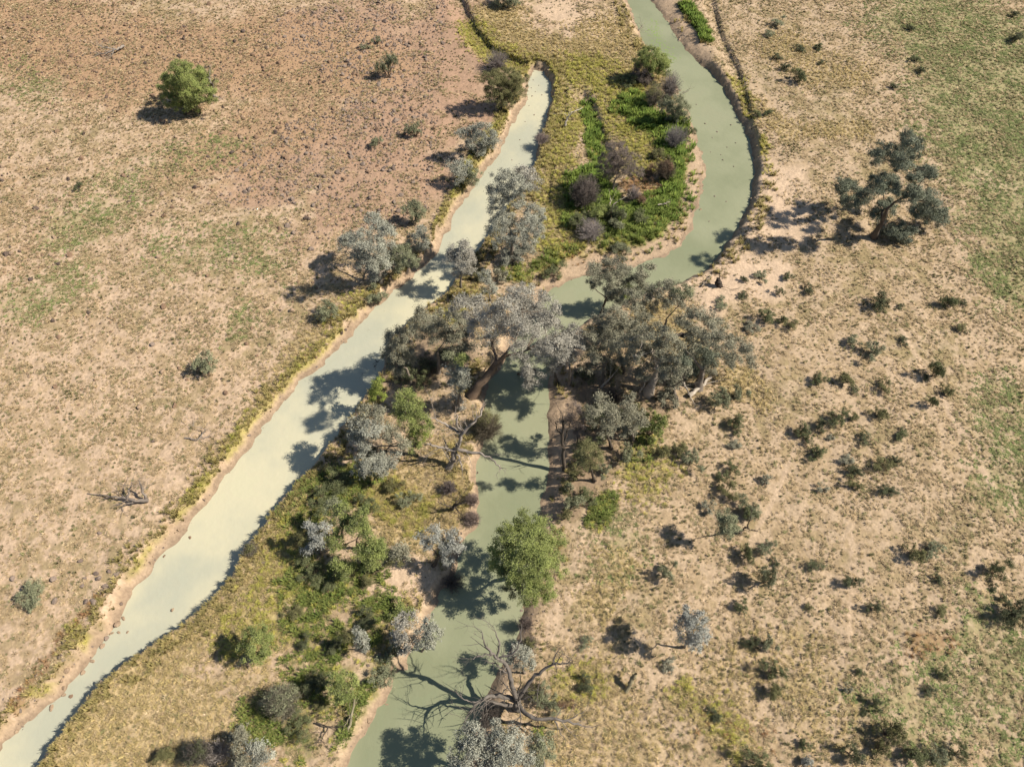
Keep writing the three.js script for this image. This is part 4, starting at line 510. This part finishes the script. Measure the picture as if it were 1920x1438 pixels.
const bushes = [   // [px, py, radius px, leaf, height factor, label]
  [1500, 145, 13, 'moss', 1, 'round dark green shrub near the plain\'s grassy head, biggest up there'], [1473, 127, 8, 'dark', .8, 'dark tuft shrub up and left of the round dark green shrub'],
  [1458, 107, 8, 'dark', .7, 'flat dark shrub two above the round dark green shrub'], [1502, 88, 9, 'dark', .7, 'low dark shrub midway between the top edge and the round dark green shrub'],
  [1537, 87, 7, 'moss', .8, 'small green shrub right beside the midway low dark shrub'], [1460, 40, 13, 'sage', .6, 'widest flat grey shrub near the plain\'s top edge'], [1443, 60, 8, 'sage', .7, 'small grey shrub under the widest flat grey shrub'],
  [1541, 116, 7, 'dark', .7, 'tiny dark shrub right of the dark tuft shrub'], [1727, 133, 7, 'dark', .8, 'dark dot of a shrub in the green patch, middle one'], [1676, 162, 7, 'dark', .7, 'dark dot of a shrub left of the green patch'],
  [1707, 53, 7, 'dark', .7, 'dark dot of a shrub near the top edge of the green patch'], [1903, 26, 8, 'dark', .8, 'dark shrub in the top corner of the green patch'], [1906, 72, 11, 'dark', .8, 'dark shrub with streaked shadow at the photo\'s edge of the green patch'],
  [1717, 110, 9, 'moss', .6, 'flat green shrub in the green patch above the middle dark dot'], [1441, 212, 9, 'moss', .8, 'small green shrub on the bank rim of the creek bend'], [1422, 215, 8, 'moss', .7, 'green tuft shrub left of the bank rim shrub'],
  [1652, 566, 17, 'dark', .9, 'broad dark shrub with grey foliage below the lone gum, left of two'], [1690, 575, 7, 'dark', .7, 'tiny dark shrub right of the broad dark shrub'], [1782, 565, 14, 'moss', 1.2, 'dark shrub with a light green tip below the lone gum, right of two'], [1808, 569, 6, 'dark', .7, 'tiny dark shrub right of the light tipped shrub'],
  [1477, 518, 9, 'moss', .8, 'green shrub near the bare pink bank of the creek'], [1427, 515, 12, 'sage', .6, 'grey brown flat shrub on the bare pink bank'], [1396, 522, 7, 'dark', .8, 'small dark shrub on the bare pink bank'], [1518, 542, 11, 'dark', .7, 'flat dark shrub right of the bare pink bank'], [1462, 546, 8, 'moss', 1, 'small green shrub between pink bank and flat dark shrub'], [1394, 552, 9, 'dark', .6, 'dark flat shrub on the inner slope of the pink bank'], [1353, 567, 10, 'sage', .6, 'low grey shrub at the foot of the pink bank'],
  [1441, 594, 15, 'moss', .8, 'olive green shrub of the trio outside the thicket, upper left'], [1467, 601, 9, 'moss', .9, 'green shrub of the trio outside the thicket, centre'], [1484, 611, 11, 'oliv', .7, 'olive flat shrub of the trio outside the thicket, lower right'], [1407, 613, 12, 'ash', .7, 'grey shrub between the trio and the wide dark gum'],
  [1600, 643, 13, 'sage', .9, 'pale sage shrub, smaller of the pair with dark shadows'], [1638, 658, 19, 'sage', .8, 'pale sage shrub, larger of the pair with dark shadows'], [1693, 641, 9, 'dark', .6, 'dark twiggy shrub right of the pale sage pair'], [1807, 617, 11, 'oliv', .6, 'olive flat shrub at the right below the light tipped shrub'],
  [1533, 714, 13, 'moss', .8, 'dark green shrub, first of a broken row left of the plain\'s centre'], [1586, 714, 15, 'oliv', .8, 'grey olive shrub, second of the broken row'], [1602, 731, 8, 'dark', .6, 'small dark shrub below the grey olive second shrub'], [1655, 728, 12, 'oliv', .7, 'olive shrub, third of the broken row'],
  [1756, 697, 14, 'moss', 1.6, 'green erect shrub casting the longest shadow in the plain\'s right middle'], [1736, 711, 8, 'dark', 1, 'small dark shrub tucked in the erect shrub\'s shadow'], [1774, 732, 13, 'oliv', .9, 'olive shrub below the green erect shrub'], [1748, 757, 10, 'moss', 1.5, 'narrow green shrub with a flat dark shadow'],
  [1571, 787, 17, 'moss', .9, 'broad green shrub at the middle of the plain'], [1538, 798, 12, 'dark', .9, 'dark shrub at the left foot of the broad green shrub'], [1601, 785, 10, 'oliv', .8, 'olive shrub at the right of the broad green shrub'], [1647, 777, 14, 'oliv', .9, 'grey olive shrub farther right of the broad green shrub'], [1510, 812, 15, 'moss', .9, 'dome of dark green beside the dark shrub, left of the plain\'s middle'], [1622, 823, 13, 'dark', .6, 'dark brown flat shrub below the broad green shrub'], [1690, 817, 15, 'moss', .6, 'sprawling green flat shrub right of the dark brown flat one'], [1557, 821, 8, 'ash', .6, 'little grey shrub under the dark green dome'],
  [1383, 797, 15, 'moss', .9, 'dark green shrub on yellow grass near the ash grey pair'], [1377, 833, 11, 'ash', .6, 'brown grey shrub under the one on yellow grass'], [1534, 852, 13, 'moss', .8, 'green shrub with a thin twig shadow, left lower middle'], [1587, 863, 11, 'ash', .6, 'grey twiggy shrub right of the thin twig shadow'], [1652, 869, 14, 'oliv', .7, 'olive brown shrub with a dark twin at its side'], [1680, 866, 10, 'dark', .7, 'dark twin at the side of the olive brown shrub'], [1604, 882, 13, 'dark', .9, 'dark dense shrub, centre of the lower middle group'], [1600, 907, 13, 'oliv', .8, 'olive shrub under the dark dense centre shrub'], [1540, 915, 11, 'ash', .6, 'grey brown twiggy shrub left of the olive one'], [1666, 920, 14, 'dark', .7, 'dark scrawny shrub, right of the lower middle group'],
  [1373, 877, 13, 'moss', .8, 'green shrub of the column below yellow grass, top'], [1352, 893, 9, 'moss', .8, 'small green shrub of the column below yellow grass, second'], [1440, 896, 11, 'ash', .8, 'grey shrub standing apart right of the column'], [1364, 921, 16, 'oliv', .9, 'grey olive shrub of the column, third'], [1327, 946, 14, 'ash', .6, 'brown shrub left at the bottom of the column'], [1404, 950, 17, 'sage', .9, 'sage green shrub right at the bottom of the column, above the domed tree'], [1297, 857, 18, 'sage', .9, 'pale green shrub between the creek bushes and the column'], [1272, 842, 16, 'oliv', .8, 'olive shrub left above the pale green one by the creek bushes'],
  [1408, 961, 14, 'moss', 1.2, 'deep green shrub directly behind the bare forked stem'], [1405, 1036, 15, 'moss', 1.5, 'deep green shrub first below the pale domed tree'], [1440, 1026, 13, 'sage', .9, 'grey green shrub right of the deep green one below the domed tree'], [1456, 1052, 9, 'dark', .7, 'tiny dark shrub above the tall sage shrub'], [1440, 1081, 17, 'sage', 2, 'tall sage shrub with a large oval shadow'], [1527, 1060, 12, 'dark', .6, 'dark flat shrub right of the tall sage shrub'], [1250, 1074, 19, 'sage', 1.2, 'very pale sage shrub with a brown shadow, near the creek path'],
  [1712, 1038, 19, 'oliv', .9, 'broad dusky shrub in the right lower plain'], [1748, 1034, 13, 'sage', .7, 'grey shrub joined to the broad dusky shrub'], [1598, 1094, 14, 'dark', .9, 'dark shrub above the black green shrub, lower middle'], [1638, 1138, 12, 'dark', 1, 'black green round shrub, lower middle'], [1392, 1137, 13, 'moss', .8, 'green shrub between the tall sage and the silver tree'], [1870, 1070, 18, 'moss', 1.2, 'yellow green shrub near the right edge with dark shadow'], [1758, 1088, 9, 'dark', .8, 'small dark shrub left of the yellow green one'], [1864, 1104, 8, 'dark', .7, 'small dark shrub under the yellow green one'], [1882, 1124, 9, 'moss', .8, 'small green shrub above the black bush at the right edge'], [1902, 1152, 24, 'dark', 1, 'large black green bush cut by the right edge'], [1764, 1148, 13, 'oliv', .6, 'sparse olive shrub left of the large black bush'], [1520, 1142, 10, 'oliv', .6, 'sparse olive shrub right of the silver tree'],
  [1442, 1206, 14, 'sage', 1.3, 'sage shrub with dark twin and oval shadow, right of the silver tree'], [1416, 1206, 15, 'dark', .8, 'dark twin against the sage shrub'], [1452, 1256, 20, 'moss', .9, 'soft green shrub below the sage shrub, with a split shadow'], [1454, 1298, 17, 'oliv', .9, 'olive shrub second below the sage shrub'], [1342, 1338, 13, 'dark', .7, 'dark shrub between the log and the lower edge'], [1614, 1260, 8, 'moss', .8, 'small green shrub in the lower middle, upper one'], [1588, 1291, 9, 'ash', .8, 'small grey shrub in the lower middle, beside red soil'], [1642, 1322, 12, 'dark', 1, 'dark round shrub of three near the lower middle'], [1621, 1338, 7, 'dark', .8, 'tiny dark shrub of the three, left'], [1616, 1308, 6, 'dark', .8, 'tiniest dark shrub of the three, top'], [1742, 1296, 12, 'dark', .6, 'flat dark shrub right of the three'], [1769, 1266, 10, 'moss', 1, 'small green shrub above the flat dark one'], [1507, 1396, 9, 'moss', 1, 'small dark green shrub near the lower edge'], [1424, 1432, 24, 'moss', .9, 'wide dark green shrub cut by the lower edge, left'],
  [1668, 1374, 25, 'oliv', 1.1, 'largest dusky thicket shrub at the lower edge, upper'], [1600, 1412, 20, 'dark', 1, 'dark thicket shrub at the lower edge, left'], [1652, 1410, 20, 'oliv', 1, 'olive thicket shrub at the lower edge, middle'], [1712, 1414, 19, 'moss', 1, 'green thicket shrub at the lower edge, right of middle'], [1757, 1418, 16, 'sage', 1, 'sage thicket shrub at the lower edge, far right but one'], [1800, 1412, 15, 'moss', 1.2, 'bright green thicket shrub at the lower edge, last on the right'], [1514, 1430, 14, 'white', 1, 'small silver shrub at the lower edge'],
  [1100, 1280, 16, 'dark', .8, 'dark shrub on olive grass right of the great leafless tree'], [1026, 1312, 19, 'sage', .9, 'grey green shrub under the right limbs of the great leafless tree'], [1060, 1320, 13, 'rusty', .7, 'brown shrub under the right limbs of the great leafless tree'], [1256, 1244, 13, 'ash', .6, 'brown twiggy shrub at the foot of the silver plain tree'], [1098, 1204, 11, 'sage', .6, 'sparse grey shrub on the sandy path beside the creek'],
];
for (const [x, y, r, leaf, tall, label] of bushes) shrub(label, x, y, r, leaf, tall);
tree('domed_tree', 'small domed pale green tree with bare forked stem on the sandy plain', 'tree', { base: [1390, 1000], leaf: 'sage', bark: 'dark', r: .1, lobes: [[1352, 974, 13, 2.4], [1368, 970, 14, 2.6], [1360, 986, 15, 2.5], [1374, 990, 12, 2.2], [1362, 1002, 12, 1.8]] });
deadWood('forked_stem', 'bare black forked stem right of the domed pale green tree', 'dead stem', { base: [1392, 994], trunk: 0, branches: [[.09, .05, [1390, 998, 0], [1398, 990, .7], [1403, 988, 1]], [.06, .02, [1402, 989, .9], [1406, 978, 1.5], [1409, 968, 2]], [.06, .02, [1402, 990, .9], [1412, 994, 1], [1422, 996, .9]]], twigs: 3, col: 'dark' });
tree('silver_tree', 'silver white domed tree on a thin stem on the sandy plain', 'tree', { base: [1283, 1214], leaf: 'white', bark: 'grey', r: .1, twig: 2, lobes: [[1294, 1152, 14, 3.2], [1312, 1160, 13, 3.2], [1284, 1172, 16, 3], [1306, 1180, 17, 3.4], [1318, 1194, 13, 2.8], [1288, 1196, 15, 2.6], [1302, 1210, 12, 2]] });
deadWood('fallen_log', 'leaning hollow log on dry grass with a sharp dark shadow', 'log', { base: [1176, 1292], branches: [[.13, .17, [1174, 1298, .1], [1182, 1280, .7], [1191, 1263, 1.3]], [.06, .03, [1176, 1296, .1], [1184, 1288, .2], [1190, 1290, .1]]], twigs: 0, part: 'log_body', col: [.26, .23, .15] });
deadWood('dead_stump', 'black hollow stump on the bare pink bank', 'stump', { base: [1348, 532], trunk: 0, branches: [[.3, .22, [1349, 536, 0], [1347, 530, .5], [1346, 524, .8]], [.14, .06, [1350, 534, .1], [1356, 538, .2]]], twigs: 1, col: [.05, .04, .035] });
deadWood('fallen_branch', 'thin dark stick lying on the pink bank above the water', 'fallen branch', { base: [1324, 530], branches: [[.07, .03, [1316, 536, .2], [1326, 526, .3], [1336, 514, .2]]], twigs: 1, part: 'limb', col: 'grey' });
deadWood('fallen_branch', 'grey tangled driftwood on the muddy east shore near the top', 'fallen branch', { base: [1282, 62], branches: [[.14, .04, [1272, 78, -.3], [1280, 64, 0], [1284, 46, .3]], [.1, .03, [1278, 66, 0], [1290, 68, .2]]], twigs: 8, part: 'limb', col: 'grey' });
deadWood('fallen_branch', 'small bare branch reaching into the green creek near the top', 'fallen branch', { base: [1196, 58], branches: [[.08, .02, [1192, 62, -.3], [1200, 54, .1], [1207, 45, -.2]]], twigs: 5, part: 'limb', col: 'grey' });
deadWood('fallen_branch', 'thin bare branch in the water beside the bank clump', 'fallen branch', { base: [1276, 178], branches: [[.07, .02, [1270, 180, -.2], [1280, 175, .1], [1290, 171, -.3]]], twigs: 3, part: 'limb', col: 'grey' });

// ------------------------------------------------------------------ stones
function stoneGeo(seed, detail) {
  const g = new THREE.IcosahedronGeometry(1, detail), p = g.attributes.position, rr = rng(seed), a = rr() * 9, n = [], k = [sph(rr), sph(rr), sph(rr), sph(rr)];
  for (let i = 0; i < p.count; i++) { const v = V(p.getX(i), p.getY(i), p.getZ(i)); let s = .8 + .35 * vnoise(v.x * 1.6 + a + v.y, v.z * 1.6 + a * 2 - v.y); for (const q of k) { const d = v.dot(q); if (d > .62) s *= .62 / d * .98 + .02; } v.multiplyScalar(s); p.setXYZ(i, v.x, v.y * .72, v.z); }
  g.deleteAttribute('uv'); g.computeVertexNormals();
  const c = new Float32Array(p.count * 3); for (let i = 0; i < p.count; i += 3) { const s = .82 + .36 * rr(); for (let q = 0; q < 9; q++) c[i * 3 + q] = s; } g.setAttribute('color', new THREE.BufferAttribute(c, 3)); return g;
}
const stoneGeos = [1, 2, 3, 4, 5, 6].map((s) => stoneGeo(s, 1)), stoneMats = [[.225, .18, .155], [.155, .12, .105], [.20, .135, .095], [.30, .225, .165], [.10, .075, .065]].map((c) => { const m = stoneMat.clone(); m.color.setRGB(...c); return m; });
function stone(px, py, rpx, mi, label, name, category, group, lift = .25, lvl) {
  const rr = rng(px * 29 + py * 7), P = at(px, py, lvl ?? 0), R = rpx * mpp(px, py), m = shadowed(new THREE.Mesh(stoneGeos[(px + py * 3) % 6], stoneMats[mi]));
  m.name = numbered(name); m.position.set(P.x, (lvl ?? ground(P.x, P.z)) + R * lift, P.z); m.rotation.set((rr() - .5) * .5, rr() * 6.28, (rr() - .5) * .5); m.scale.set(R * (.9 + .3 * rr()), R * (.8 + .3 * rr()), R * (.75 + .3 * rr())); scene.add(m); return tag(m, label, category, group);
}
const boulders = [[102, 1088, 8, 0, 'long grey boulder alone left of the boulder cluster'], [105, 1130, 8, 0, 'grey boulder lowest of the loose ones, near the domed shrub'], [25, 1086, 6, 0, 'grey boulder farthest west, by the photo edge'], [152, 1053, 5, 1, 'small dark boulder above the boulder cluster'], [187, 1001, 5, 0, 'grey boulder highest of all, alone on sand'], [182, 1077, 6, 1, 'dark boulder, top one of the cluster'], [186, 1087, 7, 0, 'broad grey boulder under the cluster\'s top one'], [207, 1074, 5, 1, 'dark upright boulder between the cluster and the water'], [220, 1078, 7, 0, 'grey boulder of the cluster closest to the water'], [160, 1086, 5, 0, 'small boulder at the cluster\'s west side, upper'], [155, 1100, 5, 0, 'small boulder at the cluster\'s west side, lower'], [200, 1101, 7, 0, 'flat grey boulder in the cluster\'s middle'], [192, 1113, 7, 1, 'dark boulder below the cluster\'s middle'], [163, 1130, 6, 1, 'dark boulder touching the long pale grey one'], [178, 1131, 9, 0, 'longest pale grey boulder at the foot of the cluster'], [210, 1093, 4, 0, 'little grey boulder right of the flat middle one'],
  [210, 1163, 9, 3, 'largest brown boulder on the muddy waterline'], [188, 1191, 6, 0, 'dark boulder on the mud below the largest brown one'], [180, 1206, 6, 3, 'brown boulder on the mud, second below the largest'], [123, 1205, 6, 1, 'dark boulder beside the bank grass, upper'], [115, 1233, 6, 1, 'dark boulder beside the bank grass, lower'], [160, 1235, 5, 3, 'flat brown boulder on the shore, midway down'], [117, 1256, 7, 3, 'broad brown boulder back from the shore'], [143, 1256, 6, 3, 'tilted brown boulder on the shore beside the narrow water'], [107, 1273, 5, 3, 'small brown boulder under the broad brown one'], [108, 1286, 5, 3, 'small brown boulder, second under the broad brown one'], [106, 1299, 5, 3, 'small brown boulder, third under the broad brown one'], [80, 1325, 9, 3, 'heaped brown boulder lowest on the shore'], [92, 1315, 5, 3, 'little brown boulder touching the heaped one'], [113, 1310, 5, 3, 'brown boulder at the waterline near the heaped one'], [242, 1015, 4, 0, 'small grey boulder above the bank grass'], [227, 1056, 4, 0, 'small grey boulder between bank grass and cluster'], [219, 1128, 4, 1, 'small dark boulder on the mud above the largest brown one'], [245, 1112, 5, 3, 'brown boulder on the mud highest up the shore'], [286, 827, 4, 1, 'dark stone beside the pale creek, alone on sand'], [285, 645, 6, 0, 'grey flat boulder on open sand, alone above the pale shrub']];
for (const [x, y, r, mi, l] of boulders) stone(x, y, r * .95, mi, l, 'boulder', 'boulder', undefined, .42);
for (const [x, y, r, mi, l] of [[230, 1161, 6, 3, 'pale brown stone standing in water beside the largest brown boulder'], [222, 1186, 4, 3, 'wet brown stone in the pale creek, first of three small ones'], [238, 1186, 4, 3, 'wet brown stone in the pale creek, outermost of three small ones'], [208, 1188, 5, 3, 'wet brown stone at the edge, innermost of three small ones'], [132, 1306, 5, 2, 'reddish stone in the narrow lower pale creek'], [323, 1143, 5, 3, 'pinkish stone just showing in mid pale creek'], [355, 1008, 4, 2, 'small reddish stone near the west shore of the pale creek'], [307, 1043, 4, 2, 'small reddish stone in shallow water below the shore bend']]) stone(x, y, r, mi, l, 'wet_stone', 'stone', undefined, -.1, WL);
{
  const rr = rng(77), spots = [[1345, 247], [1371, 234], [1376, 312], [1323, 232], [1336, 258], [1352, 290], [1364, 276], [1340, 368], [1362, 378], [1306, 196], [1330, 415], [1356, 300], [1333, 285], [1380, 268]];
  for (const [x, y] of spots) stone(x, y, 1.2 + rr() * 1.4, 0, 'small dark stone breaking the surface of the green creek bend', 'wet_stone', 'stone', 'dark stones in the creek bend', .1, WL);
  const s2 = [[1010, 160], [1004, 172], [998, 180], [1016, 178], [992, 198], [1002, 215], [985, 228], [975, 262], [1000, 150], [996, 165], [960, 300], [940, 330]];
  for (const [x, y] of s2) stone(x, y, 1 + rr() * 1.1, 0, 'small dark stone in the shallow head of the pale creek', 'wet_stone', 'stone', 'dark stones at the creek head', .1, WL);
}
// field stones: those that show largest one by one, the rest together
{
  const rr = rng(4242), all = [];
  for (let k = 0; k < 90000 && all.length < 16000; k++) {
    const x = X0 + rr() * 66, z = Z0 + 4 + rr() * 72, s = zone('stony', x, z), ru = zone('rust', x, z), w = s * (.45 + .9 * sstep(.4, .7, fbm(x * .25, z * .25, 3))) + ru * .55 + (z < -30 && x < -12 ? .05 : 0); if (creekDist(x, z) < .4 || rr() > w) continue;
    const q = rr(), R = .05 + .11 * q * q + (q > .96 ? .14 * rr() : 0); all.push([x, z, R, s > .3 ? (rr() < .55 ? 0 : rr() < .6 ? 1 : 2) : rr() < .55 ? 2 : rr() < .5 ? 3 : 4]);
  }
  all.sort((a, b) => b[2] * (50 - b[1] * -.3 > 0 ? 1 / Math.hypot(50, b[1]) : 1) - a[2] / Math.hypot(50, a[1]) * 1);
  all.sort((a, b) => b[2] / Math.hypot(50, b[1], b[0]) - a[2] / Math.hypot(50, a[1], a[0]));
  const inView = (p) => { const u = 960 + p[0] / (-p[1] * CP + 50 * SP) * FPX; return u > 5 && u < 1915 && p[1] > -89; }, big = all.filter(inView).slice(0, 230), rest = all.filter((p) => !big.includes(p));
  for (const [x, z, R, mi] of big) { const m = shadowed(new THREE.Mesh(stoneGeos[Math.floor(rr() * 6)], stoneMats[mi])); m.name = numbered('field_stone'); m.position.set(x, ground(x, z) + R * .3, z); m.rotation.set(rr() * .6, rr() * 6.28, rr() * .6); m.scale.set(R * (.9 + .4 * rr()), R, R * (.8 + .4 * rr())); scene.add(tag(m, 'dark weathered stone lying loose in the stony field', 'stone', 'stones of the stony field')); }
  const g0 = stoneGeo(9, 0), im = shadowed(new THREE.InstancedMesh(g0, stoneMat, rest.length)), M = new THREE.Matrix4(), Q = new THREE.Quaternion(), E = new THREE.Euler();
  rest.forEach(([x, z, R, mi], i) => { Q.setFromEuler(E.set(rr() * .6, rr() * 6.28, rr() * .6)); M.compose(V(x, ground(x, z) + R * .25, z), Q, V(R * (.9 + .4 * rr()), R, R * (.8 + .4 * rr()))); im.setMatrixAt(i, M); im.setColorAt(i, stoneMats[mi].color); });
  im.name = 'small_stones'; scene.add(tag(im, 'countless small stones strewn over the stony field', 'stones', null, 'stuff'));
}
{ // pebbles and clods on the shores, too many to count
  const rr = rng(31), P = [];
  for (let k = 0; k < 400000 && P.length < 5200; k++) { const x = X0 + rr() * (X1 - X0), z = Z0 + rr() * (Z1 - Z0), a = sample(Dist[0], x, z), b = sample(Dist[1], x, z), m = Math.min(a, b); if (m < -.25 || m > 2 || rr() > .15 + 1.3 * sstep(.45, .65, fbm(x * .45 + 8, z * .45, 3))) continue; const q = rr(); P.push([x, z, .025 + .07 * q * q * q + (q > .97 ? .06 : 0), rr() < .7 ? [.33, .25, .18] : [.2, .165, .145]]); }
  const im = shadowed(new THREE.InstancedMesh(stoneGeo(12, 0), stoneMat, P.length)), M = new THREE.Matrix4(), Q = new THREE.Quaternion(), E = new THREE.Euler(), c = new THREE.Color();
  P.forEach(([x, z, R, q], i) => { Q.setFromEuler(E.set(rr(), rr() * 6.28, rr())); M.compose(V(x, ground(x, z) + R * .3, z), Q, V(R * (.9 + .6 * rr()), R * .8, R * (.8 + .5 * rr()))); im.setMatrixAt(i, M); im.setColorAt(i, c.setRGB(...q)); });
  im.name = 'shore_pebbles'; scene.add(tag(im, 'pebbles and dry clods strewn along the muddy shores of both creeks', 'pebbles', null, 'stuff'));
}
// ------------------------------------------------------------------ grass: tufts as one stuff object per kind
function tuftGeo(seed, blades, h, sp, w) {
  const rr = rng(seed), mb = new MB();
  for (let i = 0; i < blades; i++) {
    const a = rr() * 6.283, o = V(Math.cos(a), 0, Math.sin(a)), b = o.clone().multiplyScalar(sp * .35 * rr()), tip = o.clone().multiplyScalar(sp * (.3 + .8 * rr())).setY(h * (.5 + .6 * rr())), mid = b.clone().lerp(tip, .55).setY(tip.y * .75), sd = V(-o.z, 0, o.x).multiplyScalar(w * (.7 + .6 * rr())), s = .75 + .5 * rr(), N = V(-o.x * .3, .95, -o.z * .3).normalize();
    const q = [b.clone().sub(sd), b.clone().add(sd), mid.clone().add(sd), mid.clone().sub(sd)], cc = [s, s, s];
    mb.tri(q[0], q[1], q[2], N, N, N, cc); mb.tri(q[0], q[2], q[3], N, N, N, cc); mb.tri(q[3], q[2], tip, N, N, N, cc);
  }
  return mb.build('blade', grassMat, new THREE.Group()).geometry;
}
function inFrame(x, z, pad = 1.06) { const dep = -z * CP + 50 * SP, u = x / dep * FPX, v = (-50 * CP - z * SP) / dep * FPX; return Math.abs(u) < 960 * pad + 20 && v < 719 * pad && v > -719 * pad - 10; }
function grass(name, label, geo, tries, weight, color, size, seed) {
  const rr = rng(seed), list = [];
  for (let k = 0; k < tries; k++) { const x = X0 + rr() * (X1 - X0), z = Z0 + rr() * (Z1 - Z0), t = rr(); if (!inFrame(x, z)) continue; const d = creekDist(x, z); if (d < .12) continue; const w = weight(x, z, d); if (t < w) list.push([x, z, w]); }
  const im = shadowed(new THREE.InstancedMesh(geo, grassMat, list.length)), M = new THREE.Matrix4(), Q = new THREE.Quaternion(), Y = V(0, 1, 0), col = new THREE.Color();
  list.forEach(([x, z], i) => { const s = size(x, z, rr); Q.setFromAxisAngle(Y, rr() * 6.283); M.compose(V(x, ground(x, z) - .015, z), Q, V(s, s * (.7 + .6 * rr()), s)); im.setMatrixAt(i, M); const c = color(x, z, rr), f = .7 + .6 * rr(); im.setColorAt(i, col.setRGB(c[0] * f, c[1] * f, c[2] * f)); });
  im.name = name; scene.add(tag(im, label, 'grass', null, 'stuff')); console.log(name, list.length);
}
const lerp3 = (a, b, t) => [mix(a[0], b[0], t), mix(a[1], b[1], t), mix(a[2], b[2], t)];
grass('dry_tussocks', 'dry tussocks and debris over the sandy ground on both sides', tuftGeo(3, 16, .13, .18, .012), 900000,
  (x, z, d) => clamp(.22 + .75 * sstep(.4, .68, fbm(x * .8, z * .8, 3)) - sample(Beach, x, z) - zone('pale', x, z) * .45 - zone('stony', x, z) * .35 - zone('litter', x, z) * .4) * .8,
  (x, z, r) => { const h = zone('herb', x, z), q = r(); return q < .16 + h * .5 ? [.19, .19, .09] : q < .32 ? [.29, .225, .14] : q < .75 ? [.38, .30, .185] : [.47, .38, .25]; }, (x, z, r) => .5 + 1.1 * r() * r(), 11);
grass('dark_tussocks', 'small dark green tussocks dotted over the open ground', tuftGeo(4, 20, .2, .17, .015), 420000,
  (x, z, d) => clamp(.05 + .24 * sstep(.5, .7, fbm(x * .5 + 20, z * .5, 3)) - sample(Beach, x, z) - zone('pale', x, z) * .2) * (x < -16 ? .35 : .8), (x, z, r) => lerp3([.12, .125, .055], [.19, .17, .085], r()), (x, z, r) => .5 + .8 * r() * r(), 18);
grass('straw_grass', 'yellow straw grass on the tongue and along the creeks', tuftGeo(5, 22, .24, .22, .010), 1200000,
  (x, z, d) => clamp(zone('straw', x, z) * .7 + zone('olive', x, z) * .4 - sample(Beach, x, z) * 1.4) * .75, (x, z, r) => lerp3([.47, .375, .20], [.30, .265, .10], r() * .55 + zone('olive', x, z) * .45), (x, z, r) => .4 + .6 * r(), 12);
grass('olive_grass', 'olive green grass along the banks and in damp hollows', tuftGeo(6, 24, .28, .24, .011), 1000000,
  (x, z, d) => clamp(zone('olive', x, z) * .7 + zone('green', x, z) * .3 - sample(Beach, x, z) * 1.3) * .7 * (.4 + .8 * sstep(.4, .65, fbm(x * .9, z * .9 + 7, 3))), (x, z, r) => lerp3([.42, .39, .10], [.28, .295, .07], r()), (x, z, r) => .45 + .7 * r(), 13);
grass('lush_grass', 'lush green grass on the creek bend and the tongue', tuftGeo(8, 26, .38, .32, .017), 900000,
  (x, z, d) => clamp(zone('green', x, z) * 1.15 - .15 - sample(Beach, x, z) * .9) * (.1 + .9 * sstep(.36 - .14 * sstep(-46, -56, z), .6 - .2 * sstep(-46, -56, z), fbm(x * .6 + 9, z * .6, 3))), (x, z, r) => lerp3(lerp3([.10, .15, .03], [.085, .155, .022], sstep(-44, -58, z)), lerp3([.20, .235, .065], [.185, .255, .045], sstep(-44, -58, z)), r()), (x, z, r) => (.5 + .9 * r() * r()) * (1 + .45 * sstep(-44, -58, z)), 14);
grass('green_herbs', 'short green herbs in patches of the open ground', tuftGeo(10, 16, .09, .24, .024), 700000,
  (x, z, d) => clamp(zone('herb', x, z) * 1.1 * (.25 + .9 * sstep(.42, .68, fbm(x * .5 + 4, z * .5, 4)))), (x, z, r) => lerp3([.13, .175, .06], [.20, .23, .09], r()), (x, z, r) => .4 + .7 * r(), 15);
grass('red_herbs', 'reddish low herbs among the bend thicket', tuftGeo(12, 18, .22, .26, .016), 300000, (x, z, d) => clamp(zone('red', x, z) * .8 - .1), (x, z, r) => lerp3([.21, .11, .06], [.27, .18, .08], r()), (x, z, r) => .5 + .7 * r(), 16);
grass('bank_sedge', 'dark sedge tufts fringing the steep east bank of the pale creek', tuftGeo(14, 26, .42, .32, .015), 400000,
  (x, z, d) => { const e = sample(Dist[0], x, z), be = sample(Beach, x, z); const f = fbm(x * .5 + 60, z * .5, 3), m = Math.min(e, sample(Dist[1], x, z)); return e > .35 && e < 1.4 && be < .3 ? .6 : m > .5 && m < 2.2 ? .55 * sstep(.5, .66, f) * (be < .75 ? 1 : .4) : 0; }, (x, z, r) => lerp3([.36, .30, .13], [.22, .20, .075], r()), (x, z, r) => .4 + .7 * r(), 17);
{ // algae on the green creek
  const rr = rng(5), geo = new THREE.CircleGeometry(1, 6); geo.rotateX(-Math.PI / 2); const line = [[1222, 42], [1228, 56], [1232, 70], [1240, 88], [1252, 104], [1262, 116]], P = []; for (let k = 0; k < 420; k++) { const t = rr() * 4.99, i = t | 0, f = t - i; const p = at(mix(line[i][0], line[i + 1][0], f) + gauss(rr) * 15, mix(line[i][1], line[i + 1][1], f) + gauss(rr) * 12, WL + .006); P.push([p, .02 + .09 * rr() * rr()]); }
  const im = shadowed(new THREE.InstancedMesh(geo, new THREE.MeshStandardMaterial({ color: new THREE.Color().setRGB(.19, .30, .07), roughness: .8 }), P.length)), M = new THREE.Matrix4(), Q = new THREE.Quaternion();
  P.forEach(([p, s], i) => { p.y += i * 1e-5; M.compose(p, Q, V(s, 1, s * (.6 + .8 * rr()))); im.setMatrixAt(i, M); }); im.name = 'algae'; scene.add(tag(im, 'bright green algae flecks drifting near the top of the green creek', 'algae', null, 'stuff'));
}
renderer.render(scene, camera);
